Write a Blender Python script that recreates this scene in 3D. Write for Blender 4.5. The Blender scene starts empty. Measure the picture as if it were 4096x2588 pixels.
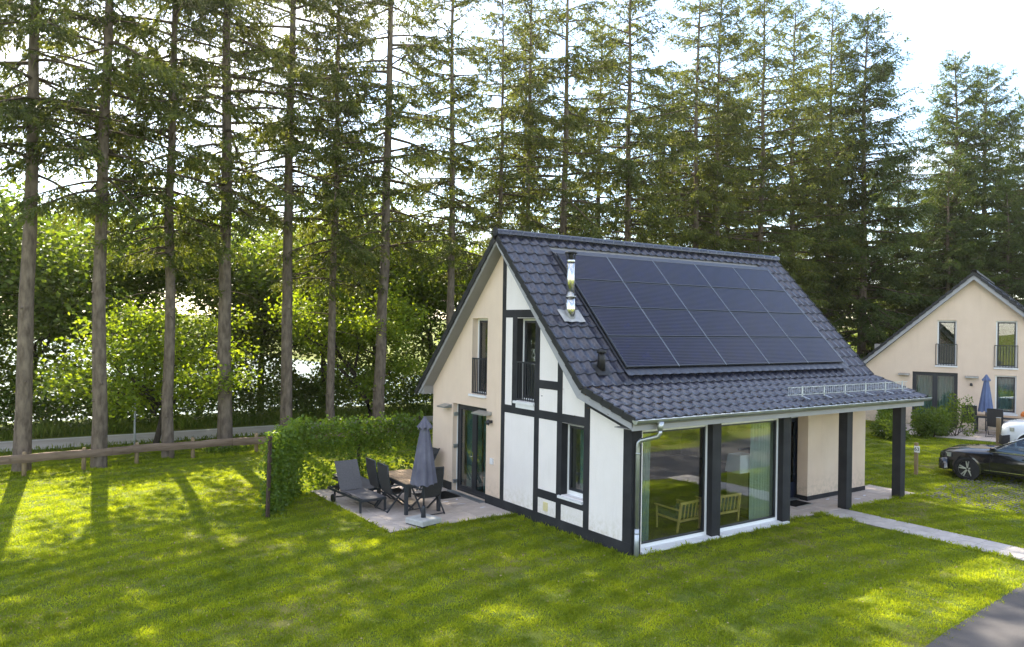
import bpy, bmesh, math, random
import numpy as np
from mathutils import Vector, Matrix

scene = bpy.context.scene
COL = scene.collection
R = math.radians

# ------------------------------------------------------------------ camera
cam_d = bpy.data.cameras.new('camera')
cam_d.sensor_width = 36.0
cam_d.lens = 27.402
cam_d.clip_start = 0.1
cam_d.clip_end = 4000
cam = bpy.data.objects.new('camera', cam_d)
COL.objects.link(cam)
yaw, pit, rol = R(55.2738), R(0.08786), R(0.88984)
fw = Vector((math.cos(yaw)*math.cos(pit), math.sin(yaw)*math.cos(pit), math.sin(pit)))
rt = Vector((math.sin(yaw), -math.cos(yaw), 0))
up = rt.cross(fw)
r2 = rt*math.cos(rol) + up*math.sin(rol)
u2 = -rt*math.sin(rol) + up*math.cos(rol)
cm = Matrix((r2, u2, -fw)).transposed().to_4x4()
cm.translation = Vector((-10.925, -11.471, 4.612))
cam.matrix_world = cm
scene.camera = cam

# ------------------------------------------------------------------ world, sun, exposure
SUN_EL = R(40.0)
SUN_DIR = Vector((0.105*math.cos(SUN_EL), 0.9945*math.cos(SUN_EL), math.sin(SUN_EL)))
world = bpy.data.worlds.new('World')
scene.world = world
world.use_nodes = True
wn, wl = world.node_tree.nodes, world.node_tree.links
wn.clear()
w_out = wn.new('ShaderNodeOutputWorld')
w_bg = wn.new('ShaderNodeBackground')
w_sky = wn.new('ShaderNodeTexSky')
w_sky.sky_type = 'NISHITA'
w_sky.sun_disc = False
w_sky.sun_elevation = SUN_EL
w_sky.sun_rotation = math.atan2(SUN_DIR.x, SUN_DIR.y)
w_sky.air_density = 1.0
w_sky.dust_density = 0.4
w_sky.ozone_density = 1.0
w_bg.inputs['Strength'].default_value = 0.12
w_tc = wn.new('ShaderNodeTexCoord')
w_map = wn.new('ShaderNodeMapping')
w_map.inputs['Scale'].default_value = (1.0, 1.0, 2.6)
w_no = wn.new('ShaderNodeTexNoise')
w_no.inputs['Scale'].default_value = 2.3
w_no.inputs['Detail'].default_value = 7
w_no.inputs['Roughness'].default_value = 0.55
w_ramp = wn.new('ShaderNodeValToRGB')
w_ramp.color_ramp.elements[0].position = 0.46
w_ramp.color_ramp.elements[1].position = 0.64
w_mul = wn.new('ShaderNodeMath'); w_mul.operation = 'MULTIPLY'
w_mul.inputs[1].default_value = 0.75
w_mix = wn.new('ShaderNodeMixRGB')
w_mix.inputs['Color2'].default_value = (7.6, 7.4, 7.3, 1)
wl.new(w_tc.outputs['Generated'], w_map.inputs['Vector'])
wl.new(w_map.outputs['Vector'], w_no.inputs['Vector'])
wl.new(w_no.outputs['Fac'], w_ramp.inputs['Fac'])
wl.new(w_ramp.outputs['Color'], w_mul.inputs[0])
wl.new(w_mul.outputs[0], w_mix.inputs['Fac'])
wl.new(w_sky.outputs['Color'], w_mix.inputs['Color1'])
wl.new(w_mix.outputs['Color'], w_bg.inputs['Color'])
wl.new(w_bg.outputs['Background'], w_out.inputs['Surface'])

sun_d = bpy.data.lights.new('sun', 'SUN')
sun_d.energy = 5.0
sun_d.angle = R(0.6)
sun_d.color = (1.0, 0.90, 0.72)
sun = bpy.data.objects.new('sun', sun_d)
COL.objects.link(sun)
sun.rotation_euler = SUN_DIR.to_track_quat('Z', 'Y').to_euler()
sun.location = (0, 0, 40)

vs = scene.view_settings
scene.display_settings.display_device = 'sRGB'
vs.view_transform = 'Standard'
vs.look = 'None'
vs.exposure = 2.0
vs.gamma = 1.0
vs.use_curve_mapping = False
scene.render.engine = 'CYCLES'
cy = scene.cycles
cy.use_denoising = True
try:
    cy.denoiser = 'OPENIMAGEDENOISE'
except Exception:
    pass
cy.max_bounces = 6
cy.diffuse_bounces = 3
cy.glossy_bounces = 3
cy.transmission_bounces = 4
cy.transparent_max_bounces = 10
cy.sample_clamp_indirect = 6.0
cy.caustics_reflective = False
cy.caustics_refractive = False

# ------------------------------------------------------------------ helpers
def smooth(t):
    t = np.clip(t, 0, 1)
    return t*t*(3-2*t)

def ground_h(x, y):
    """height of the land"""
    x = np.asarray(x, float); y = np.asarray(y, float)
    h = 0.40*smooth((x-10.6)/9.5)
    basin = smooth((y-28.5)/7.0)*(1-smooth((x-24.0)/16.0))
    h = h - 2.2*basin + 6.0*smooth((y-230)/60.0)
    h = h + 1.9*smooth((-8.9-y)/15.0)
    return h

class MB:
    """collects boxes, bars, tubes and prisms into one mesh"""
    def __init__(s): s.v = []; s.f = []; s.sm = []
    def add(s, vs_, fs, sm=False):
        o = len(s.v); s.v += [tuple(p) for p in vs_]
        s.f += [tuple(i+o for i in f) for f in fs]; s.sm += [sm]*len(fs)
        return s
    def box(s, x0, x1, y0, y1, z0, z1):
        v = [(x0,y0,z0),(x1,y0,z0),(x1,y1,z0),(x0,y1,z0),(x0,y0,z1),(x1,y0,z1),(x1,y1,z1),(x0,y1,z1)]
        return s.add(v, [(0,3,2,1),(4,5,6,7),(0,1,5,4),(1,2,6,5),(2,3,7,6),(3,0,4,7)])
    def abox(s, ax, a0, a1, d0, d1, z0, z1):
        return s.box(d0,d1,a0,a1,z0,z1) if ax == 'x' else s.box(a0,a1,d0,d1,z0,z1)
    def prism(s, poly, ax, t0, t1):
        """poly = 2D points; extruded along ax ('x': poly is (y,z); 'y': (x,z); 'z': (x,y))"""
        n = len(poly)
        def P(p, t):
            return {'x': (t,p[0],p[1]), 'y': (p[0],t,p[1]), 'z': (p[0],p[1],t)}[ax]
        v = [P(p,t0) for p in poly] + [P(p,t1) for p in poly]
        return s.add(v, [tuple(range(n)), tuple(range(2*n-1, n-1, -1))] + [(i,i+n,(i+1)%n+n,(i+1)%n) for i in range(n)])
    def bar(s, p0, p1, w, h=None):
        """rectangular bar between two points"""
        h = h or w
        p0, p1 = Vector(p0), Vector(p1); d = (p1-p0).normalized()
        a = d.cross(Vector((0,0,1)))
        if a.length < 1e-3: a = Vector((1,0,0))
        a.normalize(); b = a.cross(d)
        v = []
        for p in (p0,p1):
            for i,j in ((-1,-1),(1,-1),(1,1),(-1,1)): v.append(p + a*(i*w/2) + b*(j*h/2))
        return s.add(v, [(0,1,2,3),(7,6,5,4),(0,4,5,1),(1,5,6,2),(2,6,7,3),(3,7,4,0)])
    def tube(s, pts, rad, n=8, caps=True):
        pts = [Vector(p) for p in pts]
        if not hasattr(rad, '__len__'): rad = [rad]*len(pts)
        v = []; f = []
        ref = None
        for i,p in enumerate(pts):
            d = (pts[min(i+1,len(pts)-1)] - pts[max(i-1,0)]).normalized()
            if ref is None:
                ref = d.cross(Vector((0.31,0.95,0.05)))
                if ref.length < 1e-3: ref = d.cross(Vector((1,0,0)))
            a = (ref - d*ref.dot(d)).normalized(); ref = a; b = d.cross(a)
            for k in range(n):
                t = 2*math.pi*k/n
                v.append(p + (a*math.cos(t)+b*math.sin(t))*rad[i])
        for i in range(len(pts)-1):
            for k in range(n):
                k2 = (k+1)%n
                f.append((i*n+k, i*n+k2, (i+1)*n+k2, (i+1)*n+k))
        s.add(v, f, True)
        if caps:
            o = len(s.v)-len(v); m = (len(pts)-1)*n
            s.f.append(tuple(o+k for k in reversed(range(n)))); s.sm.append(False)
            s.f.append(tuple(o+m+k for k in range(n))); s.sm.append(False)
        return s
    def grid(s, fn, nu, nv, sm=True):
        """fn(u,v)->point for u,v in 0..1"""
        v = [fn(i/nu, j/nv) for i in range(nu+1) for j in range(nv+1)]
        f = [(i*(nv+1)+j, (i+1)*(nv+1)+j, (i+1)*(nv+1)+j+1, i*(nv+1)+j+1) for i in range(nu) for j in range(nv)]
        return s.add(v, f, sm)
    def mesh(s, name, m):
        me = bpy.data.meshes.new(name)
        me.from_pydata(s.v, [], s.f)
        me.polygons.foreach_set('use_smooth', s.sm)
        if m is not None: me.materials.append(m)
        me.update()
        return me
    def build(s, name, m, parent=None):
        return link(name, s.mesh(name, m), parent)

def link(name, data, parent=None, loc=None):
    o = bpy.data.objects.new(name, data)
    COL.objects.link(o)
    if parent is not None: o.parent = parent
    if loc is not None: o.location = loc
    return o

def tag(o, label=None, cat=None, group=None, kind=None):
    if label: o['label'] = label
    if cat: o['category'] = cat
    if group: o['group'] = group
    if kind: o['kind'] = kind
    return o

def thing(name, label, cat, loc=(0,0,0), rz=0.0, group=None):
    o = link(name, None); o.location = loc; o.rotation_euler = (0,0,rz)
    o.empty_display_size = 0.1
    return tag(o, label, cat, group)

def copy_tree(o, parent=None):
    c = o.copy(); COL.objects.link(c); c.parent = parent
    for ch in list(o.children): copy_tree(ch, c)
    return c

def fast_mesh(name, V, F, m, smooth_=False):
    """V (n,3) float, F (k,4) or (k,3) int"""
    me = bpy.data.meshes.new(name)
    V = np.ascontiguousarray(V, np.float32); F = np.ascontiguousarray(F, np.int32)
    k = F.shape[1]
    me.vertices.add(len(V)); me.vertices.foreach_set('co', V.ravel())
    me.loops.add(F.size); me.loops.foreach_set('vertex_index', F.ravel())
    me.polygons.add(len(F))
    me.polygons.foreach_set('loop_start', np.arange(0, F.size, k, dtype=np.int32))
    try: me.polygons.foreach_set('loop_total', np.full(len(F), k, np.int32))
    except Exception: pass
    if smooth_: me.polygons.foreach_set('use_smooth', np.ones(len(F), bool))
    if m is not None: me.materials.append(m)
    me.update(calc_edges=True)
    return me

def nrm(a):
    return a/np.maximum(np.linalg.norm(a, axis=-1, keepdims=True), 1e-9)

def leaf_quads(P, D, L, W, rng, fold=0.0):
    """diamond leaves: base P, direction D, length L, width W -> V,F"""
    n = len(P)
    D = nrm(D)
    S = nrm(np.cross(D, rng.normal(size=(n,3))))
    N = np.cross(D, S)
    L = np.asarray(L).reshape(-1,1)*np.ones((n,1)); W = np.asarray(W).reshape(-1,1)*np.ones((n,1))
    mid = P + D*L*0.45 + N*L*fold
    V = np.stack([P, mid + S*W*0.5, P + D*L, mid - S*W*0.5], 1).reshape(-1,3)
    F = np.arange(4*n).reshape(n,4)
    return V, F

# ------------------------------------------------------------------ materials
def new_mat(name):
    m = bpy.data.materials.new(name); m.use_nodes = True
    nt = m.node_tree; nt.nodes.clear()
    out = nt.nodes.new('ShaderNodeOutputMaterial')
    return m, nt, out

def noise(nt, scale, detail=4, rough=0.55, coord='Object', stretch=None):
    tc = nt.nodes.new('ShaderNodeTexCoord')
    if coord == 'World':
        g = nt.nodes.new('ShaderNodeNewGeometry'); src = g.outputs['Position']
    else:
        src = tc.outputs[coord]
    if stretch:
        mp = nt.nodes.new('ShaderNodeMapping'); mp.inputs['Scale'].default_value = stretch
        nt.links.new(src, mp.inputs['Vector']); src = mp.outputs['Vector']
    n = nt.nodes.new('ShaderNodeTexNoise')
    n.inputs['Scale'].default_value = scale; n.inputs['Detail'].default_value = detail
    n.inputs['Roughness'].default_value = rough
    nt.links.new(src, n.inputs['Vector'])
    return n.outputs['Fac']

def ramp(nt, fac, c0, c1, p0=0.3, p1=0.7):
    r = nt.nodes.new('ShaderNodeValToRGB')
    r.color_ramp.elements[0].position = p0; r.color_ramp.elements[1].position = p1
    r.color_ramp.elements[0].color = (*c0, 1); r.color_ramp.elements[1].color = (*c1, 1)
    nt.links.new(fac, r.inputs['Fac'])
    return r.outputs['Color']

def mixc(nt, fac, a, b, mode='MIX'):
    m = nt.nodes.new('ShaderNodeMixRGB'); m.blend_type = mode
    for s, v in (('Fac', fac), ('Color1', a), ('Color2', b)):
        if isinstance(v, (int, float)): m.inputs[s].default_value = v
        elif isinstance(v, tuple): m.inputs[s].default_value = (*v, 1)
        else: nt.links.new(v, m.inputs[s])
    return m.outputs['Color']

def pbr(name, c0, c1=None, rough=0.6, spec=0.5, metal=0.0, nscale=6.0, detail=4, bump=0.0, bscale=None,
        stretch=None, coord='Object', rrange=0.0, vary=0.0, coat=0.0, p0=0.3, p1=0.7):
    m, nt, out = new_mat(name)
    b = nt.nodes.new('ShaderNodeBsdfPrincipled')
    b.inputs['Roughness'].default_value = rough; b.inputs['Metallic'].default_value = metal
    b.inputs['Specular IOR Level'].default_value = spec
    b.inputs['Coat Weight'].default_value = coat
    if c1 is None: c1 = tuple(min(1, c*1.15) for c in c0)
    f = noise(nt, nscale, detail, coord=coord, stretch=stretch)
    col = ramp(nt, f, c0, c1, p0, p1)
    if vary:
        oi = nt.nodes.new('ShaderNodeObjectInfo')
        mr = nt.nodes.new('ShaderNodeMapRange')
        mr.inputs['To Min'].default_value = 1-vary; mr.inputs['To Max'].default_value = 1+vary
        nt.links.new(oi.outputs['Random'], mr.inputs['Value'])
        col = mixc(nt, 1.0, col, mr.outputs['Result'], 'MULTIPLY')
    nt.links.new(col, b.inputs['Base Color'])
    if rrange:
        mr = nt.nodes.new('ShaderNodeMapRange')
        mr.inputs['To Min'].default_value = rough-rrange; mr.inputs['To Max'].default_value = rough+rrange
        nt.links.new(f, mr.inputs['Value']); nt.links.new(mr.outputs['Result'], b.inputs['Roughness'])
    if bump:
        bn = nt.nodes.new('ShaderNodeBump'); bn.inputs['Strength'].default_value = bump
        bn.inputs['Distance'].default_value = 0.02
        nt.links.new(noise(nt, bscale or nscale*6, 5, coord=coord, stretch=stretch), bn.inputs['Height'])
        nt.links.new(bn.outputs['Normal'], b.inputs['Normal'])
    nt.links.new(b.outputs['BSDF'], out.inputs['Surface'])
    return m

def leafmat(name, ca, cb, trans=0.45, tcol=None, rough=0.5, spec=0.3, wscale=0.35, mow=False):
    """leaf: per-leaf colour variation, diffuse plus translucency"""
    m, nt, out = new_mat(name)
    g = nt.nodes.new('ShaderNodeNewGeometry')
    col = ramp(nt, g.outputs['Random Per Island'], ca, cb, 0.0, 1.0)
    big = noise(nt, wscale, 2, coord='World')
    col = mixc(nt, 1.0, col, ramp(nt, big, (0.75,0.78,0.8), (1.2,1.15,1.0), 0.35, 0.65), 'MULTIPLY')
    if mow:      # curved tracks of the mower: the grass lies over one way or the other
        mp = nt.nodes.new('ShaderNodeMapping'); mp.inputs['Location'].default_value = (-3.0, 22.0, 0)
        nt.links.new(g.outputs['Position'], mp.inputs['Vector'])
        wv = nt.nodes.new('ShaderNodeTexWave'); wv.wave_type = 'RINGS'; wv.rings_direction = 'Z'
        wv.inputs['Scale'].default_value = 0.42; wv.inputs['Distortion'].default_value = 3.5; wv.inputs['Detail'].default_value = 3; wv.inputs['Detail Scale'].default_value = 0.6
        nt.links.new(mp.outputs['Vector'], wv.inputs['Vector'])
        col = mixc(nt, 1.0, col, ramp(nt, wv.outputs['Fac'], (0.80,0.82,0.9), (1.14,1.10,1.0), 0.25, 0.75), 'MULTIPLY')
    b = nt.nodes.new('ShaderNodeBsdfPrincipled')
    b.inputs['Roughness'].default_value = rough; b.inputs['Specular IOR Level'].default_value = spec
    nt.links.new(col, b.inputs['Base Color'])
    t = nt.nodes.new('ShaderNodeBsdfTranslucent')
    tc = mixc(nt, 1.0, col, tcol or (1.6,1.5,0.6), 'MULTIPLY')
    nt.links.new(tc, t.inputs['Color'])
    mx = nt.nodes.new('ShaderNodeMixShader'); mx.inputs['Fac'].default_value = trans
    nt.links.new(b.outputs['BSDF'], mx.inputs[1]); nt.links.new(t.outputs['BSDF'], mx.inputs[2])
    nt.links.new(mx.outputs['Shader'], out.inputs['Surface'])
    return m

def glassmat(name, tint=(0.93,0.96,0.95), f0=0.10):
    """thin pane: mirror share rises towards grazing angles, the rest passes straight through"""
    m, nt, out = new_mat(name)
    lw = nt.nodes.new('ShaderNodeLayerWeight'); lw.inputs['Blend'].default_value = 0.5
    pw = nt.nodes.new('ShaderNodeMath'); pw.operation = 'POWER'; pw.inputs[1].default_value = 4.0
    nt.links.new(lw.outputs['Facing'], pw.inputs[0])
    mr = nt.nodes.new('ShaderNodeMapRange'); mr.inputs['To Min'].default_value = f0; mr.inputs['To Max'].default_value = 1.0
    nt.links.new(pw.outputs[0], mr.inputs['Value'])
    tr = nt.nodes.new('ShaderNodeBsdfTransparent'); tr.inputs['Color'].default_value = (*tint, 1)
    gl = nt.nodes.new('ShaderNodeBsdfGlossy'); gl.inputs['Roughness'].default_value = 0.0
    mx = nt.nodes.new('ShaderNodeMixShader')
    bn = nt.nodes.new('ShaderNodeBump'); bn.inputs['Strength'].default_value = 0.03
    bn.inputs['Distance'].default_value = 0.02
    nt.links.new(noise(nt, 1.3, 1), bn.inputs['Height'])
    nt.links.new(bn.outputs['Normal'], gl.inputs['Normal'])
    nt.links.new(mr.outputs['Result'], mx.inputs['Fac'])
    nt.links.new(tr.outputs['BSDF'], mx.inputs[1]); nt.links.new(gl.outputs['BSDF'], mx.inputs[2])
    nt.links.new(mx.outputs['Shader'], out.inputs['Surface'])
    return m

def plaster(name, c0, c1, dirt, z0=0.0):
    m, nt, out = new_mat(name)
    b = nt.nodes.new('ShaderNodeBsdfPrincipled'); b.inputs['Roughness'].default_value = 0.9; b.inputs['Specular IOR Level'].default_value = 0.2
    col = ramp(nt, noise(nt, 1.4, 5), c0, c1)
    col = mixc(nt, 1.0, col, ramp(nt, noise(nt, 5.0, 8, 0.7, stretch=(1,1,0.12)), (0.955,0.95,0.94), (1,1,1), 0.30, 0.48), 'MULTIPLY')
    tc = nt.nodes.new('ShaderNodeTexCoord'); sp = nt.nodes.new('ShaderNodeSeparateXYZ'); nt.links.new(tc.outputs['Object'], sp.inputs[0])
    mr = nt.nodes.new('ShaderNodeMapRange'); mr.inputs['From Min'].default_value = 0.75; mr.inputs['From Max'].default_value = 0.2; nt.links.new(sp.outputs['Z'], mr.inputs['Value'])
    ml_ = nt.nodes.new('ShaderNodeMath'); ml_.operation = 'MULTIPLY'; nt.links.new(mr.outputs['Result'], ml_.inputs[0])
    rr = ramp(nt, noise(nt, 9.0, 8, 0.7), (0,0,0), (1,1,1), 0.42, 0.66); nt.links.new(rr, ml_.inputs[1])
    col = mixc(nt, ml_.outputs[0], col, dirt)
    nt.links.new(col, b.inputs['Base Color'])
    bn = nt.nodes.new('ShaderNodeBump'); bn.inputs['Strength'].default_value = 0.3; bn.inputs['Distance'].default_value = 0.02
    nt.links.new(noise(nt, 90, 4), bn.inputs['Height']); nt.links.new(bn.outputs['Normal'], b.inputs['Normal'])
    nt.links.new(b.outputs['BSDF'], out.inputs['Surface'])
    return m

M = {}
M['white_plaster'] = plaster('white_plaster', (0.79,0.735,0.71), (0.85,0.79,0.765), (0.62,0.56,0.46))
M['beige_plaster'] = plaster('beige_plaster', (0.70,0.55,0.43), (0.76,0.605,0.475), (0.52,0.42,0.32))
M['black_paint'] = pbr('black_paint', (0.015,0.016,0.019), (0.034,0.034,0.038), 0.7, 0.3, nscale=2.2, detail=9, bump=0.2, bscale=60)
M['grey_board'] = pbr('grey_board', (0.31,0.305,0.32), (0.35,0.345,0.36), 0.6, 0.4, nscale=2)
M['soffit_grey'] = pbr('soffit_grey', (0.23,0.22,0.21), (0.26,0.25,0.24), 0.7, 0.3, nscale=2)
M['tile'] = pbr('tile', (0.017,0.018,0.032), (0.038,0.039,0.058), 0.29, 0.62, nscale=9, vary=0.22, rrange=0.10, bump=0.08, bscale=40)
M['tile_edge'] = pbr('tile_edge', (0.012,0.012,0.014), (0.022,0.022,0.025), 0.5, 0.4, nscale=8, vary=0.15)
M['zinc'] = pbr('zinc', (0.36,0.38,0.40), (0.50,0.52,0.54), 0.38, 0.5, 0.85, nscale=3, rrange=0.1)
M['galv'] = pbr('galv', (0.42,0.45,0.50), (0.55,0.58,0.63), 0.45, 0.5, 0.6, nscale=5)
M['steel'] = pbr('steel', (0.66,0.65,0.62), (0.76,0.75,0.72), 0.24, 0.5, 1.0, nscale=2, stretch=(1,1,0.15), rrange=0.06)
M['lead_dark'] = pbr('lead_dark', (0.022,0.024,0.036), (0.050,0.052,0.070), 0.42, 0.5, 0.0, nscale=10, bump=0.4, bscale=14)
M['lead'] = pbr('lead', (0.30,0.30,0.30), (0.42,0.41,0.40), 0.6, 0.5, 0.3, nscale=10, bump=0.3, bscale=12)
M['black_plastic'] = pbr('black_plastic', (0.010,0.010,0.011), (0.016,0.016,0.017), 0.5, 0.4)
M['white_frame'] = pbr('white_frame', (0.78,0.78,0.78), (0.82,0.82,0.82), 0.35, 0.5, nscale=4)
M['white_sill'] = pbr('white_sill', (0.68,0.67,0.68), (0.78,0.77,0.77), 0.5, 0.5, nscale=5, detail=8)
M['anthracite'] = pbr('anthracite', (0.022,0.024,0.030), (0.030,0.032,0.040), 0.42, 0.5, nscale=3)
M['door_blue'] = pbr('door_blue', (0.020,0.028,0.055), (0.026,0.036,0.068), 0.4, 0.5, nscale=3)
M['glass'] = glassmat('glass', f0=0.17)
M['glass_up'] = glassmat('glass_up', (0.88,0.92,0.91), 0.13)
M['curtain'] = leafmat('curtain', (0.46,0.58,0.56), (0.54,0.66,0.63), 0.4, (1,1,1), 0.9, 0.1)
M['curtain_dark'] = leafmat('curtain_dark', (0.16,0.30,0.32), (0.18,0.33,0.35), 0.3, (1,1,1), 0.9, 0.1)
M['wood_floor'] = pbr('wood_floor', (0.09,0.065,0.045), (0.14,0.10,0.07), 0.5, 0.4, nscale=4, stretch=(1,8,1))
M['room_wall'] = pbr('room_wall', (0.34,0.32,0.30), (0.38,0.36,0.33), 0.9, 0.2)
M['yellow_wood'] = pbr('yellow_wood', (0.55,0.38,0.13), (0.66,0.47,0.18), 0.45, 0.5, nscale=6, stretch=(1,1,0.2))
M['lampshade'] = pbr('lampshade', (0.62,0.62,0.63), (0.7,0.7,0.7), 0.9, 0.1)
M['seat_grey'] = pbr('seat_grey', (0.10,0.11,0.11), (0.13,0.14,0.14), 0.9, 0.1)
M['grille_cream'] = pbr('grille_cream', (0.66,0.58,0.32), (0.72,0.64,0.38), 0.5, 0.4)
M['bark'] = pbr('bark', (0.085,0.065,0.050), (0.215,0.170,0.130), 0.95, 0.1, nscale=9, detail=8, stretch=(1,1,0.35), bump=1.0, bscale=22)
M['bark_dark'] = pbr('bark_dark', (0.035,0.028,0.022), (0.085,0.068,0.05), 0.95, 0.1, nscale=10, detail=7, stretch=(1,1,0.4), bump=0.8, bscale=24)
M['twig'] = pbr('twig', (0.06,0.045,0.03), (0.11,0.085,0.06), 0.95, 0.1, nscale=5)
M['needles'] = leafmat('needles', (0.050,0.072,0.019), (0.120,0.146,0.034), 0.42, (1.9,1.7,0.55), 0.55, 0.25)
M['needles_dark'] = leafmat('needles_dark', (0.038,0.064,0.019), (0.092,0.126,0.032), 0.38, (1.7,1.6,0.55), 0.55, 0.25)
M['leaf_dark'] = leafmat('leaf_dark', (0.062,0.100,0.020), (0.150,0.195,0.036), 0.54, (1.9,1.75,0.42))
M['leaf_bright'] = leafmat('leaf_bright', (0.12,0.19,0.022), (0.24,0.30,0.035), 0.55, (1.7,1.6,0.40))
M['leaf_mid'] = leafmat('leaf_mid', (0.075,0.125,0.024), (0.16,0.22,0.040), 0.50, (1.7,1.6,0.45))
M['ivy'] = leafmat('ivy', (0.085,0.155,0.026), (0.17,0.255,0.046), 0.55, (1.9,1.7,0.45), 0.4, 0.4)
M['grass_blade'] = leafmat('grass_blade', (0.19,0.28,0.014), (0.32,0.38,0.036), 0.5, (1.7,1.55,0.5), 0.6, 0.2, wscale=0.55, mow=True)
M['tall_grass'] = leafmat('tall_grass', (0.09,0.15,0.025), (0.20,0.24,0.05), 0.5, (1.6,1.5,0.5), 0.6, 0.2)
M['fence_wood'] = pbr('fence_wood', (0.13,0.09,0.062), (0.25,0.18,0.13), 0.9, 0.15, nscale=7, detail=7, stretch=(0.2,1,1.5), bump=0.6, bscale=20)
M['post_wood'] = pbr('post_wood', (0.22,0.155,0.09), (0.34,0.25,0.15), 0.9, 0.15, nscale=9, detail=6, stretch=(1,1,0.2), bump=0.5, bscale=25)
M['brown_steel'] = pbr('brown_steel', (0.045,0.028,0.022), (0.07,0.045,0.036), 0.7, 0.3, nscale=8)
M['slab'] = pbr('slab', (0.41,0.345,0.305), (0.53,0.455,0.40), 0.9, 0.2, nscale=3.5, detail=9, vary=0.07, bump=0.4, bscale=70)
M['slab_grey'] = pbr('slab_grey', (0.36,0.325,0.30), (0.47,0.43,0.40), 0.9, 0.2, nscale=3.5, detail=9, vary=0.07, bump=0.4, bscale=70)
M['asphalt'] = pbr('asphalt', (0.055,0.052,0.055), (0.085,0.080,0.082), 0.9, 0.25, nscale=1.4, detail=10, coord='World', bump=0.5, bscale=120)
M['asphalt_old'] = pbr('asphalt_old', (0.33,0.295,0.26), (0.42,0.38,0.34), 0.9, 0.25, nscale=1.2, detail=10, coord='World', bump=0.4, bscale=80)
M['line_white'] = pbr('line_white', (0.62,0.62,0.60), (0.75,0.75,0.73), 0.7, 0.3, nscale=8, detail=8)
M['concrete'] = pbr('concrete', (0.34,0.34,0.34), (0.46,0.46,0.45), 0.9, 0.2, nscale=7, detail=9, bump=0.3, bscale=60)
M['grid_concrete'] = pbr('grid_concrete', (0.13,0.125,0.115), (0.22,0.21,0.195), 0.95, 0.1, nscale=9, detail=7, coord='World')
M['table_wood'] = pbr('table_wood', (0.36,0.235,0.14), (0.50,0.35,0.22), 0.6, 0.35, nscale=6, stretch=(4,0.5,1), vary=0.1)
M['alu_dark'] = pbr('alu_dark', (0.030,0.034,0.042), (0.042,0.047,0.057), 0.45, 0.5, 0.2, nscale=5)
M['sling'] = pbr('sling', (0.038,0.037,0.037), (0.052,0.050,0.050), 0.85, 0.2, nscale=40, bump=0.15, bscale=200)
M['sling_grey'] = pbr('sling_grey', (0.10,0.095,0.10), (0.135,0.13,0.135), 0.85, 0.2, nscale=30, bump=0.15, bscale=200)
M['umbrella'] = pbr('umbrella', (0.095,0.093,0.125), (0.145,0.142,0.18), 0.9, 0.15, nscale=2.2, detail=5, p0=0.35, p1=0.65)
M['umbrella_blue'] = pbr('umbrella_blue', (0.10,0.13,0.24), (0.14,0.18,0.30), 0.9, 0.15, nscale=2.2)
M['mat_black'] = pbr('mat_black', (0.008,0.008,0.008), (0.016,0.016,0.016), 0.95, 0.1, nscale=60, bump=0.5, bscale=150)
M['grate'] = pbr('grate', (0.22,0.22,0.22), (0.30,0.30,0.30), 0.5, 0.5, 0.5, nscale=10)
M['car_black'] = pbr('car_black', (0.006,0.0065,0.009), (0.008,0.0085,0.011), 0.12, 0.6, nscale=2, coat=0.8)
M['car_white'] = pbr('car_white', (0.70,0.72,0.76), (0.74,0.76,0.80), 0.2, 0.5, nscale=2, coat=0.6)
M['chrome'] = pbr('chrome', (0.75,0.76,0.78), (0.8,0.8,0.82), 0.12, 0.5, 1.0)
M['tyre'] = pbr('tyre', (0.014,0.014,0.014), (0.022,0.022,0.022), 0.85, 0.2, nscale=20)
M['alloy'] = pbr('alloy', (0.42,0.42,0.43), (0.5,0.5,0.5), 0.3, 0.5, 0.8)
M['car_glass'] = glassmat('car_glass', (0.45,0.52,0.54), 0.10)
M['car_inner'] = pbr('car_inner', (0.02,0.02,0.022), (0.03,0.03,0.032), 0.8, 0.2)
M['headlight'] = pbr('headlight', (0.55,0.57,0.60), (0.75,0.77,0.8), 0.1, 0.8, 0.5, nscale=25, coat=1.0)
M['orange'] = pbr('orange', (0.75,0.22,0.05), (0.8,0.27,0.07), 0.7, 0.3)
M['sign_white'] = pbr('sign_white', (0.78,0.78,0.78), (0.82,0.82,0.82), 0.5, 0.4)
M['ink'] = pbr('ink', (0.01,0.01,0.012), (0.014,0.014,0.016), 0.6, 0.3)

def panel_material():
    m, nt, out = new_mat('solar_cells')
    b = nt.nodes.new('ShaderNodeBsdfPrincipled')
    tc = nt.nodes.new('ShaderNodeTexCoord')
    w = nt.nodes.new('ShaderNodeTexWave'); w.wave_type = 'BANDS'; w.bands_direction = 'Y'
    w.inputs['Scale'].default_value = 6.6; w.inputs['Distortion'].default_value = 0.0
    nt.links.new(tc.outputs['Object'], w.inputs['Vector'])
    n = noise(nt, 2.6, 3)
    oi = nt.nodes.new('ShaderNodeObjectInfo')
    base = ramp(nt, n, (0.007,0.005,0.011), (0.008,0.007,0.036), 0.36, 0.68)
    col = mixc(nt, ramp(nt, w.outputs['Fac'], (0,0,0), (1,1,1), 0.72, 0.95), base, (0.060,0.058,0.070))
    nt.links.new(col, b.inputs['Base Color'])
    b.inputs['Roughness'].default_value = 0.22
    b.inputs['Specular IOR Level'].default_value = 0.20
    nt.links.new(b.outputs['BSDF'], out.inputs['Surface'])
    return m
M['solar'] = panel_material()

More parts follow.
